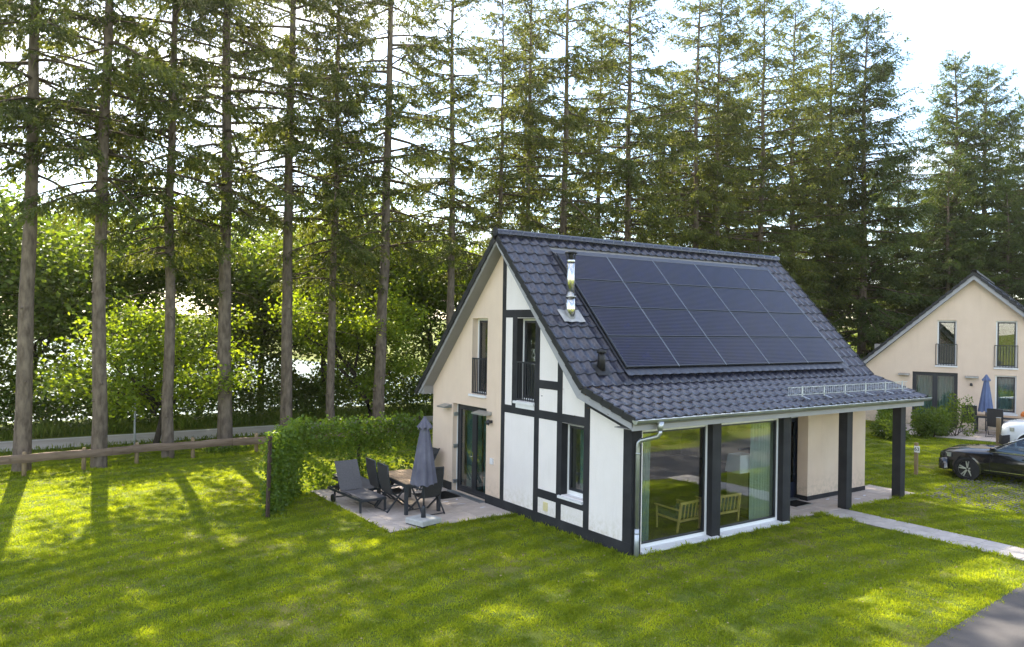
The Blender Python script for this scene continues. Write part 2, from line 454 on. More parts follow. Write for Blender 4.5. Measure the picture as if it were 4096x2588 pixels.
def ground_material():
    m, nt, out = new_mat('lawn_soil')
    b = nt.nodes.new('ShaderNodeBsdfPrincipled')
    b.inputs['Roughness'].default_value = 0.95; b.inputs['Specular IOR Level'].default_value = 0.1
    big = noise(nt, 0.35, 4, coord='World'); mid = noise(nt, 2.6, 6, coord='World'); fine = noise(nt, 38, 4, coord='World')
    c = ramp(nt, mid, (0.075,0.110,0.012), (0.15,0.175,0.028), 0.32, 0.68)
    c = mixc(nt, ramp(nt, big, (0,0,0), (0.7,0.7,0.7), 0.48, 0.72), c, (0.22,0.185,0.065))
    c = mixc(nt, 0.75, c, ramp(nt, fine, (0.4,0.4,0.4), (1.5,1.5,1.5), 0.3, 0.7), 'MULTIPLY')
    nt.links.new(c, b.inputs['Base Color'])
    bn = nt.nodes.new('ShaderNodeBump'); bn.inputs['Strength'].default_value = 0.8; bn.inputs['Distance'].default_value = 0.04
    nt.links.new(fine, bn.inputs['Height']); nt.links.new(bn.outputs['Normal'], b.inputs['Normal'])
    nt.links.new(b.outputs['BSDF'], out.inputs['Surface'])
    return m
M['lawn'] = ground_material()

def water_material():
    m, nt, out = new_mat('lake_water')
    b = nt.nodes.new('ShaderNodeBsdfPrincipled')
    b.inputs['Base Color'].default_value = (0.02,0.035,0.04,1); b.inputs['Roughness'].default_value = 0.08
    b.inputs['Specular IOR Level'].default_value = 0.6
    bn = nt.nodes.new('ShaderNodeBump'); bn.inputs['Strength'].default_value = 0.5; bn.inputs['Distance'].default_value = 0.15
    nt.links.new(noise(nt, 2.2, 4, coord='World', stretch=(1,2.2,1)), bn.inputs['Height'])
    nt.links.new(bn.outputs['Normal'], b.inputs['Normal'])
    nt.links.new(b.outputs['BSDF'], out.inputs['Surface'])
    return m
M['water'] = water_material()
# ------------------------------------------------------------------ land, lake, roads, paving
def axis(parts):
    a = []
    for lo, hi, st in parts: a += list(np.arange(lo, hi, st))
    a.append(parts[-1][1]); return np.array(a)
gx = axis([(-900,-100,100),(-100,-20,10),(-20,40,1.0),(40,100,6),(100,1500,140)])
gy = axis([(-700,-100,100),(-100,-30,8),(-30,40,1.0),(40,100,6),(100,220,20),(220,310,10),(310,1500,170)])
GX, GY = np.meshgrid(gx, gy, indexing='ij')
GZ = ground_h(GX, GY)
V = np.stack([GX,GY,GZ], -1).reshape(-1,3)
ii, jj = np.meshgrid(np.arange(len(gx)-1), np.arange(len(gy)-1), indexing='ij')
a0 = (ii*len(gy)+jj).ravel()
F = np.stack([a0, a0+len(gy), a0+len(gy)+1, a0+1], 1)
tag(link('ground', fast_mesh('ground', V, F, M['lawn'], True)), 'mown lawn and land round the houses', kind='structure')
tag(MB().box(-500, 420, 29, 300, -1.75, -1.15).build('lake', M['water']), 'bright lake behind the trees', kind='structure')

def sheet(name, pts, z, m, label):
    """flat strip given as left/right edge point pairs, draped on the land"""
    v = []; f = []
    for k, (a, b) in enumerate(pts):
        for p in (a, b): v.append((p[0], p[1], float(ground_h(p[0], p[1]))+z))
        if k: f.append((2*k-2, 2*k-1, 2*k+1, 2*k))
    return tag(MB().add(v, f).build(name, m), label, kind='structure')
# lakeside road behind the fence
xs = np.arange(-80, 60, 4.0)
ry = lambda x: 20.1 + 0.0*x - 0.0006*(x+8)**2*(x>-8)
lake_road = sheet('road', [((x, ry(x)-0.05), (x, ry(x)+2.75)) for x in xs], 0.012, M['asphalt_old'], 'narrow grey asphalt road behind the fence')
for off, nm in ((0.22,0), (2.45,1)):
    o = sheet('road_line', [((x, ry(x)+off), (x, ry(x)+off+0.09)) for x in xs], 0.016, M['line_white'], 'white edge line on the lakeside road')
    o.parent = lake_road; del o['kind']; del o['label']
# access road in front, curving past the house
def re(x): return -4.62 - 0.115*(9.0-x) if x < 9 else -4.62 + 0.02*(x-9)**1.3
xs = np.concatenate([np.arange(-30, 9, 1.5), np.arange(9, 45, 3)])
rngr = np.random.default_rng(5)
tag(sheet('road', [((x, re(x)-4.1), (x, re(x)+rngr.normal()*0.035)) for x in xs], 0.012, M['asphalt'], 'dark asphalt access road in front of the house'), None)

def paving(name, label, rects, m, sx, sy, ox, oy, top=0.022, stagger=False, base_m=None, rng=None):
    """a bed with separate slabs"""
    rng = rng or random.Random(3)
    bed = MB()
    for i, (x0,x1,y0,y1) in enumerate(rects): bed.box(x0,x1,y0,y1,-0.1,0.0045+0.001*i)
    root = tag(bed.build(name, base_m or M['lawn']), label, kind='structure')
    cache = {}
    for (x0,x1,y0,y1) in rects:
        ys = [y0] + [y for y in np.arange(oy-20*sy, oy+20*sy, sy) if y0+0.08 < y < y1-0.08] + [y1]
        for r in range(len(ys)-1):
            xo = ox + (sx/2 if stagger and r % 2 else 0)
            xl = [x0] + [x for x in np.arange(xo-20*sx, xo+20*sx, sx) if x0+0.08 < x < x1-0.08] + [x1]
            for c in range(len(xl)-1):
                w, h = xl[c+1]-xl[c]-0.010, ys[r+1]-ys[r]-0.010
                key = (round(w,3), round(h,3))
                if key not in cache:
                    b = 0.008
                    mb = MB()
                    v = [(-w/2,-h/2,0),(w/2,-h/2,0),(w/2,h/2,0),(-w/2,h/2,0)]
                    v += [(p[0],p[1],top-b) for p in v[:4]] + [(p[0]*(1-2*b/w),p[1]*(1-2*b/h),top) for p in v[:4]]
                    fs = [(0,1,5,4),(1,2,6,5),(2,3,7,6),(3,0,4,7),(4,5,9,8),(5,6,10,9),(6,7,11,10),(7,4,8,11),(8,9,10,11)]
                    cache[key] = mb.add(v, fs).mesh('slab', m)
                o = link('slab', cache[key], root)
                o.location = ((xl[c]+xl[c+1])/2, (ys[r]+ys[r+1])/2, 0.002+rng.uniform(-0.002,0.003))
                o.rotation_euler = (rng.uniform(-.004,.004), rng.uniform(-.004,.004), rng.uniform(-.004,.004))
    return root
M['joint'] = pbr('joint', (0.05,0.045,0.03), (0.09,0.09,0.05), 0.95, 0.1, nscale=12)
patio = paving('patio', 'beige slab patio beside the gable', [(-3.32,0.0,4.08,9.0)], M['slab'], 1.0, 0.49, -2.92, 4.834, base_m=M['joint'])
path = paving('path', 'slab path from the porch to the access road', [(6.6,7.55,-5.0,0.12)], M['slab_grey'], 0.475, 0.5, 7.075, 0.12, base_m=M['joint'])
porch = paving('pavement', 'paved porch under the front eave', [(5.2,11.1,0.125,1.5)], M['slab'], 0.6, 0.46, 5.2, 0.125, base_m=M['joint'])

# ------------------------------------------------------------------ house
HOUSE = thing('house', 'white and beige half-timbered cottage with dark tiled roof and solar panels', 'house')
X1 = 10.22           # far end wall
AP, KI, EV, BK = (4.532,6.90), (1.127,3.352), (-0.442,2.855), (8.66,2.66)     # tile-top profile (y,z)
def roofprof(y):     # underside of the roof (soffit line)
    pts = [(-0.5,2.55),(-0.33,2.60),(1.35,3.075),(4.57,6.60),(8.42,2.60),(8.6,2.4)]
    return float(np.interp(y, [p[0] for p in pts], [p[1] for p in pts]))

def wall_strip(ax, y0, y1, d0, d1, holes, top, name, m, breaks=()):
    """wall with rectangular openings; top(y) gives its upper edge"""
    ys = sorted(set([y0,y1] + [h[i] for h in holes for i in (0,1)] + list(breaks)))
    ys = [y for y in ys if y0 <= y <= y1]
    mb = MB()
    for a, b in zip(ys[:-1], ys[1:]):
        mid = (a+b)/2
        cuts = sorted([(h[2],h[3]) for h in holes if h[0] < mid < h[1]])
        z = 0.0
        for c0, c1 in cuts:
            if c0 > z+1e-4:
                mb.prism([(a,z),(b,z),(b,c0),(a,c0)], ax, d0, d1)
            z = c1
        mb.prism([(a,z),(b,z),(b,top(b)),(a,top(a))], ax, d0, d1)
    return mb.build(name, m, HOUSE)

W_UPL = (5.385,6.122,2.775,4.766)      # upper window in the beige part (y0,y1,z0,z1)
W_UPR = (3.303,4.057,2.775,4.770)
W_LOW = (1.486,2.256,0.815,2.430)
D_FR = (5.378,7.085,0.03,2.438)
TIMB_Y = 4.63
wall_strip('x', TIMB_Y, 8.2, 0.0, 0.30, [W_UPL, D_FR], roofprof, 'beige_gable_wall', M['beige_plaster'])
wall_strip('x', 0.0, TIMB_Y, 0.0, 0.30, [W_UPR, W_LOW], roofprof, 'white_gable_wall', M['white_plaster'], breaks=(1.35,4.57))
# rear and end walls, porch walls
mb = MB(); mb.box(0.30,X1,7.9,8.2,0,2.85); mb.build('rear_wall', M['beige_plaster'], HOUSE)
mb = MB(); mb.box(X1-0.3,X1,1.14,7.9,0,2.85)
mb.prism([(1.14,2.85),(7.9,2.85),(7.9,2.9),(4.57,6.55),(1.35,3.05)], 'x', X1-0.3, X1); mb.build('end_wall', M['beige_plaster'], HOUSE)
MB().box(7.505,X1,1.13,1.45,0,2.75).build('porch_wall', M['beige_plaster'], HOUSE)
MB().box(5.18,6.72,1.52,1.75,0,2.75).build('entrance_wall', M['beige_plaster'], HOUSE)
MB().box(6.72,7.78,1.52,1.75,2.27,2.75).build('entrance_lintel', M['beige_plaster'], HOUSE)
MB().box(5.0,5.18,0.26,1.75,0,2.75).build('living_room_side_wall', M['beige_plaster'], HOUSE)
MB().box(-0.005,X1,0.205,0.32,2.50,2.80).build('window_header', M['white_plaster'], HOUSE)
# plinths
for (a,b) in ((0.0,5.378),(7.085,8.206)):
    MB().box(-0.014,0.0,a,b,0.0,0.248).build('plinth', M['black_paint'], HOUSE)
MB().box(7.493,X1+0.012,1.118,1.13,0,0.145).build('plinth', M['black_paint'], HOUSE)
MB().box(7.493,7.505,1.13,1.51,0,0.145).build('plinth', M['black_paint'], HOUSE)

# black timbers, each its own piece (6 mm proud of the plaster)
def timber(poly, d=0.008):
    return MB().prism(poly, 'x', -d, 0.0).build('timber', M['black_paint'], HOUSE)
def trect(y0,y1,z0,z1,d=0.008): return timber([(y0,z0),(y1,z0),(y1,z1),(y0,z1)], d)
zt = lambda y: roofprof(y)-0.002
def tvert(y0,y1,z0,d=0.008): return timber([(y0,z0),(y1,z0),(y1,zt(y1)),(y0,zt(y0))], d)
tvert(4.549,4.707,0.248)                                  # post between white and beige
trect(1.477,4.549,2.441,2.634)                            # storey beam
trect(3.122,3.307,0.248,2.441); trect(3.122,3.303,2.634,4.787)
trect(2.254,2.434,0.248,2.441); tvert(2.254,2.434,2.634)
timber([(1.292,0.248),(1.477,0.248),(1.477,zt(1.477)),(1.35,zt(1.35)),(1.292,zt(1.292))])
timber([(0.0,0.248),(0.195,0.248),(0.195,zt(0.195)),(0.0,zt(0.0))])
timber([(0.195,2.540),(1.292,2.848),(1.292,zt(1.292)),(0.195,zt(0.195))])
trect(2.434,3.122,0.605,0.801); trect(1.477,2.254,0.605,0.80)
trect(2.434,3.122,3.140,3.336)
timber([(2.92,4.787),(4.549,4.787),(4.549,4.978),(3.10,4.978)])
trect(4.057,4.245,2.634,4.787)
trect(3.303,4.057,2.634,2.70)
# black painted reveals
for (y0,y1,z0,z1) in (W_UPR, W_LOW):
    mb = MB()
    mb.box(-0.006,0.19,y1-0.004,y1+0.004,z0,z1); mb.box(-0.006,0.19,y0-0.004,y0+0.004,z0,z1); mb.box(-0.006,0.19,y0,y1,z1-0.006,z1+0.004)
    mb.build('window_reveal', M['black_paint'], HOUSE)
# corner post and posts of the front
for (x0,x1,y0,y1,zz) in ((-0.007,0.27,-0.005,0.24,2.60),(2.41,2.69,0.0,0.24,2.60),(4.89,5.18,0.0,0.26,2.60),(7.505,7.745,0.0,0.24,2.62),(10.06,10.30,0.0,0.24,2.62)):
    MB().box(x0,x1,y0,y1,0.0,zz).build('post', M['black_paint'], HOUSE)

def window(ax, a0, a1, z0, z1, d, parent, two=False, low=0.06, fw=0.055, sw=0.055, outer='white_frame', sash='anthracite', glass='glass', name='window'):
    """frame (part) with sash and pane (sub-parts); d = depth of the outer frame face"""
    f = MB()
    f.abox(ax,a0,a0+fw,d,d+0.08,z0,z1); f.abox(ax,a1-fw,a1,d,d+0.08,z0,z1)
    f.abox(ax,a0+fw,a1-fw,d,d+0.08,z1-fw,z1); f.abox(ax,a0+fw,a1-fw,d,d+0.08,z0,z0+low)
    fr = f.build(name, M[outer], parent)
    spans = [(a0+fw,a1-fw)]
    if two: m_ = (a0+a1)/2; spans = [(a0+fw,m_-0.002),(m_+0.002,a1-fw)]
    for (b0,b1) in spans:
        s = MB(); c0, c1 = z0+low, z1-fw
        if sw > 0:
            s.abox(ax,b0,b0+sw,d+0.012,d+0.07,c0,c1); s.abox(ax,b1-sw,b1,d+0.012,d+0.07,c0,c1)
            s.abox(ax,b0+sw,b1-sw,d+0.012,d+0.07,c1-sw,c1); s.abox(ax,b0+sw,b1-sw,d+0.012,d+0.07,c0,c0+sw)
            s.build('sash', M[sash], fr)
        MB().abox(ax,b0+sw,b1-sw,d+0.035,d+0.041,c0+sw,c1-sw).build('pane', M[glass], fr)
    return fr
wl1 = window('x', *W_UPL, 0.17, HOUSE, glass='glass_up')
wl2 = window('x', *W_UPR, 0.17, HOUSE, glass='glass_up')
wl3 = window('x', *W_LOW, 0.17, HOUSE, low=0.10)
for (y0,y1,z0) in ((5.385,6.21,2.70),(3.295,4.14,2.70),(1.478,2.33,0.735)):
    sl = MB(); sl.prism([(-0.055,z0+0.005),(0.17,z0+0.03),(0.17,z0+0.085),(-0.055,z0+0.06)], 'y', y0, y1)
    sl.build('window_sill', M['white_sill'], HOUSE)
MB().box(-0.02,0.0,3.30,4.06,2.60,2.70).build('sill_block', M['white_sill'], HOUSE)
fd = window('x', D_FR[0], D_FR[1], D_FR[2], D_FR[3], 0.16, HOUSE, two=True, low=0.06, fw=0.06, sw=0.10, outer='anthracite', glass='glass_up', name='french_door')
h = MB(); h.box(0.140,0.152,6.235,6.275,0.93,1.17); h.tube([(0.15,6.255,1.07),(0.10,6.255,1.07),(0.10,6.37,1.075)],0.009,6); h.build('door_handle', M['steel'], fd)
MB().box(0.140,0.162,7.066,7.084,0.03,2.43).build('door_edge_strip', M['white_frame'], fd)
for z in (0.28,1.25,2.13):
    MB().box(0.03,0.15,7.045,7.085,z-0.05,z+0.05).build('hinge', M['zinc'], fd)
MB().box(-0.16,0.02,5.40,7.08,0.012,0.040).build('door_grating', M['grate'], HOUSE)
g = MB()
for k in range(34): g.box(-0.155,0.015,5.41+k*0.049,5.418+k*0.049,0.040,0.048)
for k in range(4): g.box(-0.155+k*0.045,-0.147+k*0.045,5.40,7.08,0.040,0.0475)
g.build('grating_bars', M['zinc'], HOUSE)
# juliet guards
for (y0,y1) in ((5.39,6.11),(3.305,4.05)):
    g = MB(); g.box(-0.012,0.010,y0,y1,3.69,3.725)
    gr = g.build('window_guard', M['anthracite'], HOUSE)
    MB().box(-0.012,0.010,y0,y1,2.80,2.825).build("guard_bar", M["anthracite"], gr)
    n = 8
    for k in range(n+1):
        y = y0+0.012+(y1-y0-0.024)*k/n
        MB().box(-0.009,0.007,y-0.012,y+0.012,2.79,3.70).build('guard_bar', M['anthracite'], gr)
# door hold-open brackets, wall lamp, switch, vent
for (y0,y1,z) in ((7.11,7.55,2.33),(5.11,5.74,2.32)):
    b = MB(); b.prism([(-0.005,z-0.03),(-0.005,z+0.06),(-0.26,z+0.0),(-0.26,z-0.03)], 'y', y0+0.02, y1-0.02); b.build('door_canopy_shelf', M['zinc'], HOUSE)
lp = MB(); lp.box(-0.05,0.0,5.09,5.15,2.10,2.17); lp.tube([(-0.04,5.12,2.12),(-0.10,5.12,2.15),(-0.15,5.12,2.08)],[0.04,0.055,0.065],10); lp.build('wall_lamp', M['anthracite'], HOUSE)
MB().box(-0.035,0.0,5.01,5.15,1.06,1.21).build('switch_box', M['white_sill'], HOUSE)
v = MB(); v.box(-0.02,0.0,2.735,2.895,0.335,0.535); vg = v.build('vent_grille', M['grille_cream'], HOUSE)
for k in range(7): MB().box(-0.028,-0.018,2.745,2.885,0.35+k*0.026,0.364+k*0.026).build('louvre', M['grille_cream'], vg)

# big front windows
for (x0,x1) in ((0.27,2.41),(2.69,4.89)):
    w = window('y', x0, x1, 0.05, 2.50, 0.15, HOUSE, low=0.085, fw=0.055, sw=0.035, glass='glass')
    MB().prism([(-0.055,0.0),(0.15,0.0),(0.15,0.065),(-0.055,0.045)], 'x', x0+0.01, x1+0.20).build('window_sill', M['white_sill'], HOUSE)
# front door
dr = MB(); dr.box(6.80,7.70,1.58,1.64,0.03,0.44); dr.box(6.80,6.93,1.58,1.64,0.44,2.2); dr.box(7.58,7.70,1.58,1.64,0.44,2.2); dr.box(6.93,7.58,1.58,1.64,2.08,2.2)
fdoor = dr.build('front_door', M['door_blue'], HOUSE)
MB().box(6.93,7.58,1.605,1.612,0.44,2.08).build('door_pane', M['glass_up'], fdoor)
MB().box(7.70,7.775,1.55,1.66,0.03,2.27).build('door_frame', M['white_frame'], fdoor)
MB().box(6.72,6.80,1.55,1.66,0.03,2.27).build('door_frame', M['white_frame'], fdoor)
MB().box(6.80,7.70,1.55,1.66,2.2,2.27).build('door_frame', M['white_frame'], fdoor)
MB().box(6.75,7.49,1.36,1.55,0.026,0.045).build('door_grating', M['zinc'], HOUSE)
# storey floors and inner walls so that the rooms are real
MB().box(0.30,5.0,0.33,7.9,0.02,0.10).build('living_room_floor', M['wood_floor'], HOUSE)
MB().box(5.0,X1-0.3,1.76,7.9,0.02,0.10).build('hall_floor', M['wood_floor'], HOUSE)
MB().box(0.30,X1-0.3,0.33,7.9,2.52,2.66).build('storey_floor', M['room_wall'], HOUSE)
MB().box(0.30,5.0,4.9,5.0,0.1,2.52).build('inner_wall', M['room_wall'], HOUSE)
MB().box(1.5,1.6,1.4,7.5,2.66,3.1).build('inner_wall', M['room_wall'], HOUSE)
MB().box(2.2,2.3,1.9,7.2,2.66,3.9).build('inner_wall', M['room_wall'], HOUSE)
MB().prism([(2.6,3.9),(6.9,3.9),(4.57,6.3)], 'x', 2.2, 2.3).build('inner_wall', M['room_wall'], HOUSE)

# ------------------------------------------------------------------ roof
RX0, RX1 = -0.30, 10.50
deck = MB()
E_, K_, A_, B_ = (-0.40,2.76), (1.15,3.265), (4.54,6.80), (8.58,2.62)
Eb, Kb, Ab, Bb = (-0.33,2.602), (1.35,3.077), (4.57,6.602), (8.42,2.602)
for q in ((E_,K_,Kb,Eb),(K_,A_,Ab,Kb),(A_,B_,Bb,Ab)): deck.prism(list(q), 'x', RX0, RX1)
deck.prism([(8.42,2.60),(8.20,2.60),(8.20,2.83)], 'x', RX0, RX1)
deck.box(RX0, RX1, -0.33, 0.20, 2.585, 2.60)
deck.box(5.19, RX1, 0.20, 1.13, 2.60, 2.62)
ROOF = deck.build('roof', M['soffit_grey'], HOUSE)
# bargeboards in lengths
def barge(p0, p1, q1, q0, x0, x1):
    MB().prism([p0,p1,q1,q0], 'x', x0, x1).build('bargeboard', M['grey_board'], HOUSE)
def lerp(a,b,t): return (a[0]+(b[0]-a[0])*t, a[1]+(b[1]-a[1])*t)
for x0, x1 in ((RX0-0.03,RX0),(RX1,RX1+0.03)):
    barge(E_,K_,Kb,Eb,x0,x1)
    for t0,t1 in ((0,0.12),(0.12,0.56),(0.56,1)):
        g_ = 0.0008
        barge(lerp(K_,A_,t0+g_),lerp(K_,A_,t1-g_),lerp(Kb,Ab,t1-g_),lerp(Kb,Ab,t0+g_),x0,x1)
    for t0,t1 in ((0,0.4),(0.4,1)):
        g_ = 0.0008
        barge(lerp(A_,B_,t0+g_),lerp(A_,B_,t1-g_),lerp(Ab,Bb,t1-g_),lerp(Ab,Bb,t0+g_),x0,x1)
# eave fascia boards
for k,(a,b) in enumerate(((-0.33,2.28),(2.283,4.60),(4.603,7.0),(7.003,9.3),(9.303,10.55))):
    MB().box(a,b,-0.362,-0.332,2.575,2.735).build('fascia', M['grey_board'], HOUSE)

# roof tiles: one mesh per slope, shared by all the tiles
TW = 0.2952
def tile_mesh(length, name, w=TW, m=None):
    us = [0,0.10,0.32,0.50,0.62,0.72,0.82,0.92,1.0]
    hs = [0.020,0.004,0.0,0.002,0.012,0.034,0.044,0.036,0.020]
    n = len(us); v = []
    for s_, lift in ((-0.06,0.0),(length*0.5,0.017),(length-0.012,0.034),(length,0.028)):
        for u,h_ in zip(us,hs): v.append((u*w, s_, h_+lift))
    for u,h_ in zip(us,hs): v.append((u*w, length-0.004, h_-0.004))
    f = []
    for r in range(4):
        for k in range(n-1): f.append((r*n+k, r*n+k+1, (r+1)*n+k+1, (r+1)*n+k))
    mb = MB(); mb.add(v, f, True)
    return mb.mesh(name, m or M['tile'])
def slope_frame(p_top, p_bot):
    """matrix: local x along the ridge, y down the slope, z outwards"""
    d = Vector((0, p_bot[0]-p_top[0], p_bot[1]-p_top[1])); L = d.length; d.normalize()
    xx = Vector((1,0,0)); nn = xx.cross(d)
    if nn.z < 0: nn = -nn
    m = Matrix((xx, d, nn)).transposed().to_4x4()
    return m, d, nn, L
NUP, NLO = 14, 5
mu, du, nu_, LU = slope_frame(AP, KI)
ml, dl, nl_, LL = slope_frame(KI, EV)
tm_u = tile_mesh(LU/NUP, 'roof_tile'); tm_l = tile_mesh(LL/NLO, 'roof_tile')
X0T = -0.345; NC = 37
tiles = []
PX0, PX1 = 1.09, 9.50
rt_ = random.Random(4)
for r in range(NUP):
    for c in range(NC):
        xa = X0T + c*TW
        if 1 <= r <= 11 and xa > PX0-0.16 and xa+TW < PX1+0.10: continue
        p = Vector((xa, AP[0], AP[1])) + du*(r*LU/NUP) - nu_*0.068
        tiles.append((p, mu, tm_u, r, c))
for r in range(NLO):
    for c in range(NC):
        p = Vector((X0T + c*TW, KI[0], KI[1])) + dl*(r*LL/NLO) - nl_*0.068
        tiles.append((p, ml, tm_l, r+NUP, c))
tiles.sort(key=lambda t: (t[0]-cm.translation).length)
for p, mt, me, r, c in tiles[:300]:
    o = link('roof_tile', me, ROOF)
    mm = mt.copy(); mm.translation = p + mt.col[2].to_3d()*rt_.uniform(-0.003,0.003)
    o.matrix_local = mm @ Matrix.Rotation(rt_.uniform(-.006,.006), 4, 'Z')
rest = MB()
for p, mt, me, r, c in tiles[300:]:
    mm = mt.copy(); mm.translation = p
    rest.add([mm @ v.co for v in me.vertices], [tuple(q.vertices) for q in me.polygons], True)
tag(rest.build('far_roof_tiles', M['tile'], ROOF), kind='stuff')
# rear slope, stepped courses
rear = MB(); NB = 16
dr_ = Vector((0, BK[0]-AP[0], BK[1]-AP[1])); LR = dr_.length; dr_.normalize(); nr_ = Vector((0, -dr_.z, dr_.y));
if nr_.z < 0: nr_ = -nr_
for r in range(NB):
    a = Vector((0,AP[0],AP[1])) + dr_*(r*LR/NB) - nr_*0.065; b = a + dr_*(LR/NB) + nr_*0.035
    rear.prism([(a.y,a.z),(b.y,b.z),(b.y-nr_.y*0.03,b.z-nr_.z*0.03),(a.y-nr_.y*0.03,a.z-nr_.z*0.03)], 'x', X0T, X0T+NC*TW)
tag(rear.build('rear_roof_tiles', M['tile'], ROOF), kind='stuff')
# verge tiles (side lobes), both gable ends, front and rear slopes
def verge(p_top, p_bot, n, xa, xb):
    d = Vector((0, p_bot[0]-p_top[0], p_bot[1]-p_top[1])); L = d.length; d.normalize(); nn = Vector((0,-d.z,d.y))
    if nn.z < 0: nn = -nn
    for r in range(n):
        a = Vector((0,p_top[0],p_top[1])) + d*(r*L/n); b = a + d*(L/n+0.012)
        q = [a-nn*0.022, b+nn*0.008, b-nn*0.135, a-nn*0.155]
        MB().prism([(t.y,t.z) for t in q], 'x', xa, xb).build('verge_tile', M['tile_edge'], ROOF)
for xa, xb in ((X0T-0.030,X0T-0.001),(X0T+NC*TW+0.001,X0T+NC*TW+0.03)):
    verge(AP, KI, NUP, xa, xb); verge(KI, EV, NLO, xa, xb); verge(AP, BK, NB, xa, xb)
# ridge tiles
nrd = 29; lr = (NC*TW+0.06)/nrd
v = []; f = []; K = 10
for k,(x,s_) in enumerate(((0.0,1.0),(lr*0.9,1.04),(lr+0.03,1.06),(lr+0.03,0.90))):
    for i in range(K+1):
        t = math.pi*i/K
        v.append((x, math.cos(t)*0.125*s_, math.sin(t)*0.085*s_-0.055+ (0.0 if i not in (0,K) else -0.05)))
for k in range(3):
    for i in range(K): f.append((k*(K+1)+i, (k+1)*(K+1)+i, (k+1)*(K+1)+i+1, k*(K+1)+i+1))
rme = MB().add(v, f, True).mesh('ridge_tile', M['tile'])
for k in range(nrd):
    o = link('ridge_tile', rme, ROOF); o.location = (X0T-0.03+(nrd-1-k)*lr, AP[0]+0.012, AP[1]+0.045)
    o.rotation_euler = (0, rt_.uniform(-.008,.008), 0)
cap = MB(); cap.tube([(X0T-0.034,AP[0]+0.012,AP[1]+0.0),(X0T-0.02,AP[0]+0.012,AP[1]+0.0)], 0.115, 14); cap.build('ridge_end', M['tile_edge'], ROOF)

# solar panels
PW, PH = 1.67, 0.9467
p0 = Vector((1.1013, 3.9629, 6.4362))
fw_ = 0.022
fr = MB()
W2, H2 = PW-0.026, PH-0.030
for (a,b,c_,d_) in ((0,W2,0,fw_),(0,W2,H2-fw_,H2),(0,fw_,fw_,H2-fw_),(W2-fw_,W2,fw_,H2-fw_)): fr.box(a,b,c_,d_,-0.045,0.0)
frm = fr.mesh('solar_panel', M['anthracite'])
glm = MB().box(fw_,W2-fw_,fw_,H2-fw_,-0.02,-0.004).mesh('solar_glass', M['solar'])
for r in range(4):
    for c in range(5):
        o = link('solar_panel', frm, HOUSE)
        mm = mu.copy(); mm.translation = p0 + Vector((c*PW+0.013,0,0)) + du*(r*PH+0.015)
        o.matrix_local = mm
        link('solar_glass', glm, o)
# bright rails between the panels, lead flashing below and beside, sheet above
for c in range(6):
    a = p0 + Vector((c*PW,0,0)) - nu_*0.012; b = a + du*(4*PH)
    MB().bar(a, b, 0.012, 0.018).build('panel_rail', M['zinc'] if 0 < c else M['anthracite'], HOUSE)
fl = MB()
fl.grid(lambda u,v: tuple(Vector((PX0-0.06+u*(PX1-PX0+0.12),0,0)) + Vector((0,p0.y,p0.z)) + du*(4*PH+0.01+v*(0.20+0.02*math.sin(u*(PX1-PX0+0.12)/TW*2*math.pi))) - nu_*(0.055-0.03*v - 0.016*v*math.sin(u*(PX1-PX0+0.12)/TW*2*math.pi))), 150, 4)
fl.build('lead_apron', M['lead_dark'], HOUSE)
for (a,b) in ((PX0-0.06,PX0-0.005),(PX1-0.02,PX1+0.09)):
    fl = MB(); c0 = Vector((a,p0.y,p0.z)) - du*0.04 - nu_*0.05
    fl.add([c0, c0+Vector((b-a,0,0)), c0+Vector((b-a,0,0))+du*(4*PH+0.1), c0+du*(4*PH+0.1)], [(0,1,2,3)]); fl.build('side_flashing', M['anthracite'], HOUSE)
c0 = Vector((PX0-0.06,p0.y,p0.z)) - du*0.18 - nu_*0.055
fl = MB(); fl.add([c0, c0+Vector((PX1-PX0+0.12,0,0)), c0+Vector((PX1-PX0+0.12,0,0))+du*0.17+nu_*0.045, c0+du*0.17+nu_*0.045], [(0,1,2,3)])
fl.build('top_flashing', M['lead_dark'], HOUSE)
under = MB(); c0 = Vector((PX0-0.05,p0.y,p0.z)) - nu_*0.10
under.add([c0, c0+Vector((PX1-PX0+0.1,0,0)), c0+Vector((PX1-PX0+0.1,0,0))+du*(4*PH+0.1), c0+du*(4*PH+0.1)], [(0,1,2,3)]); under.build('panel_tray', M['anthracite'], HOUSE)

# stainless flue with cap and flashing
FX, FY, FZ = 0.44, 2.575, 4.86
f_ = MB(); f_.tube([(FX,FY,FZ-0.12),(FX,FY,FZ+0.42)],[0.130,0.108],20); f_.tube([(FX,FY,FZ+0.40),(FX,FY,FZ+1.27)],0.093,20)
flue = f_.build('flue', M['steel'], HOUSE)
f_ = MB(); f_.tube([(FX,FY,FZ+0.415),(FX,FY,FZ+0.435)],0.140,20); f_.tube([(FX,FY,FZ+1.20),(FX,FY,FZ+1.28)],0.098,20); f_.build('flue_collar', M['steel'], flue)
f_ = MB(); f_.tube([(FX,FY,FZ+1.42),(FX,FY,FZ+1.455)],[0.15,0.13],18); f_.tube([(FX,FY,FZ+1.27),(FX,FY,FZ+1.42)],[0.055,0.065],12)
for k in range(6):
    t = k*math.pi/3; f_.bar((FX+0.09*math.cos(t),FY+0.09*math.sin(t),FZ+1.26),(FX+0.13*math.cos(t),FY+0.13*math.sin(t),FZ+1.43),0.018,0.008)
f_.build('flue_cap', M['black_plastic'], flue)
f_ = MB()
f_.grid(lambda u,v: tuple(Vector((FX-0.30+0.62*u,FY,FZ)) + du*(-0.16+0.40*v) + nu_*(0.004+0.012*math.sin(u*14)+0.02*v)), 18, 8)
f_.build('flue_flashing', M['lead'], flue)
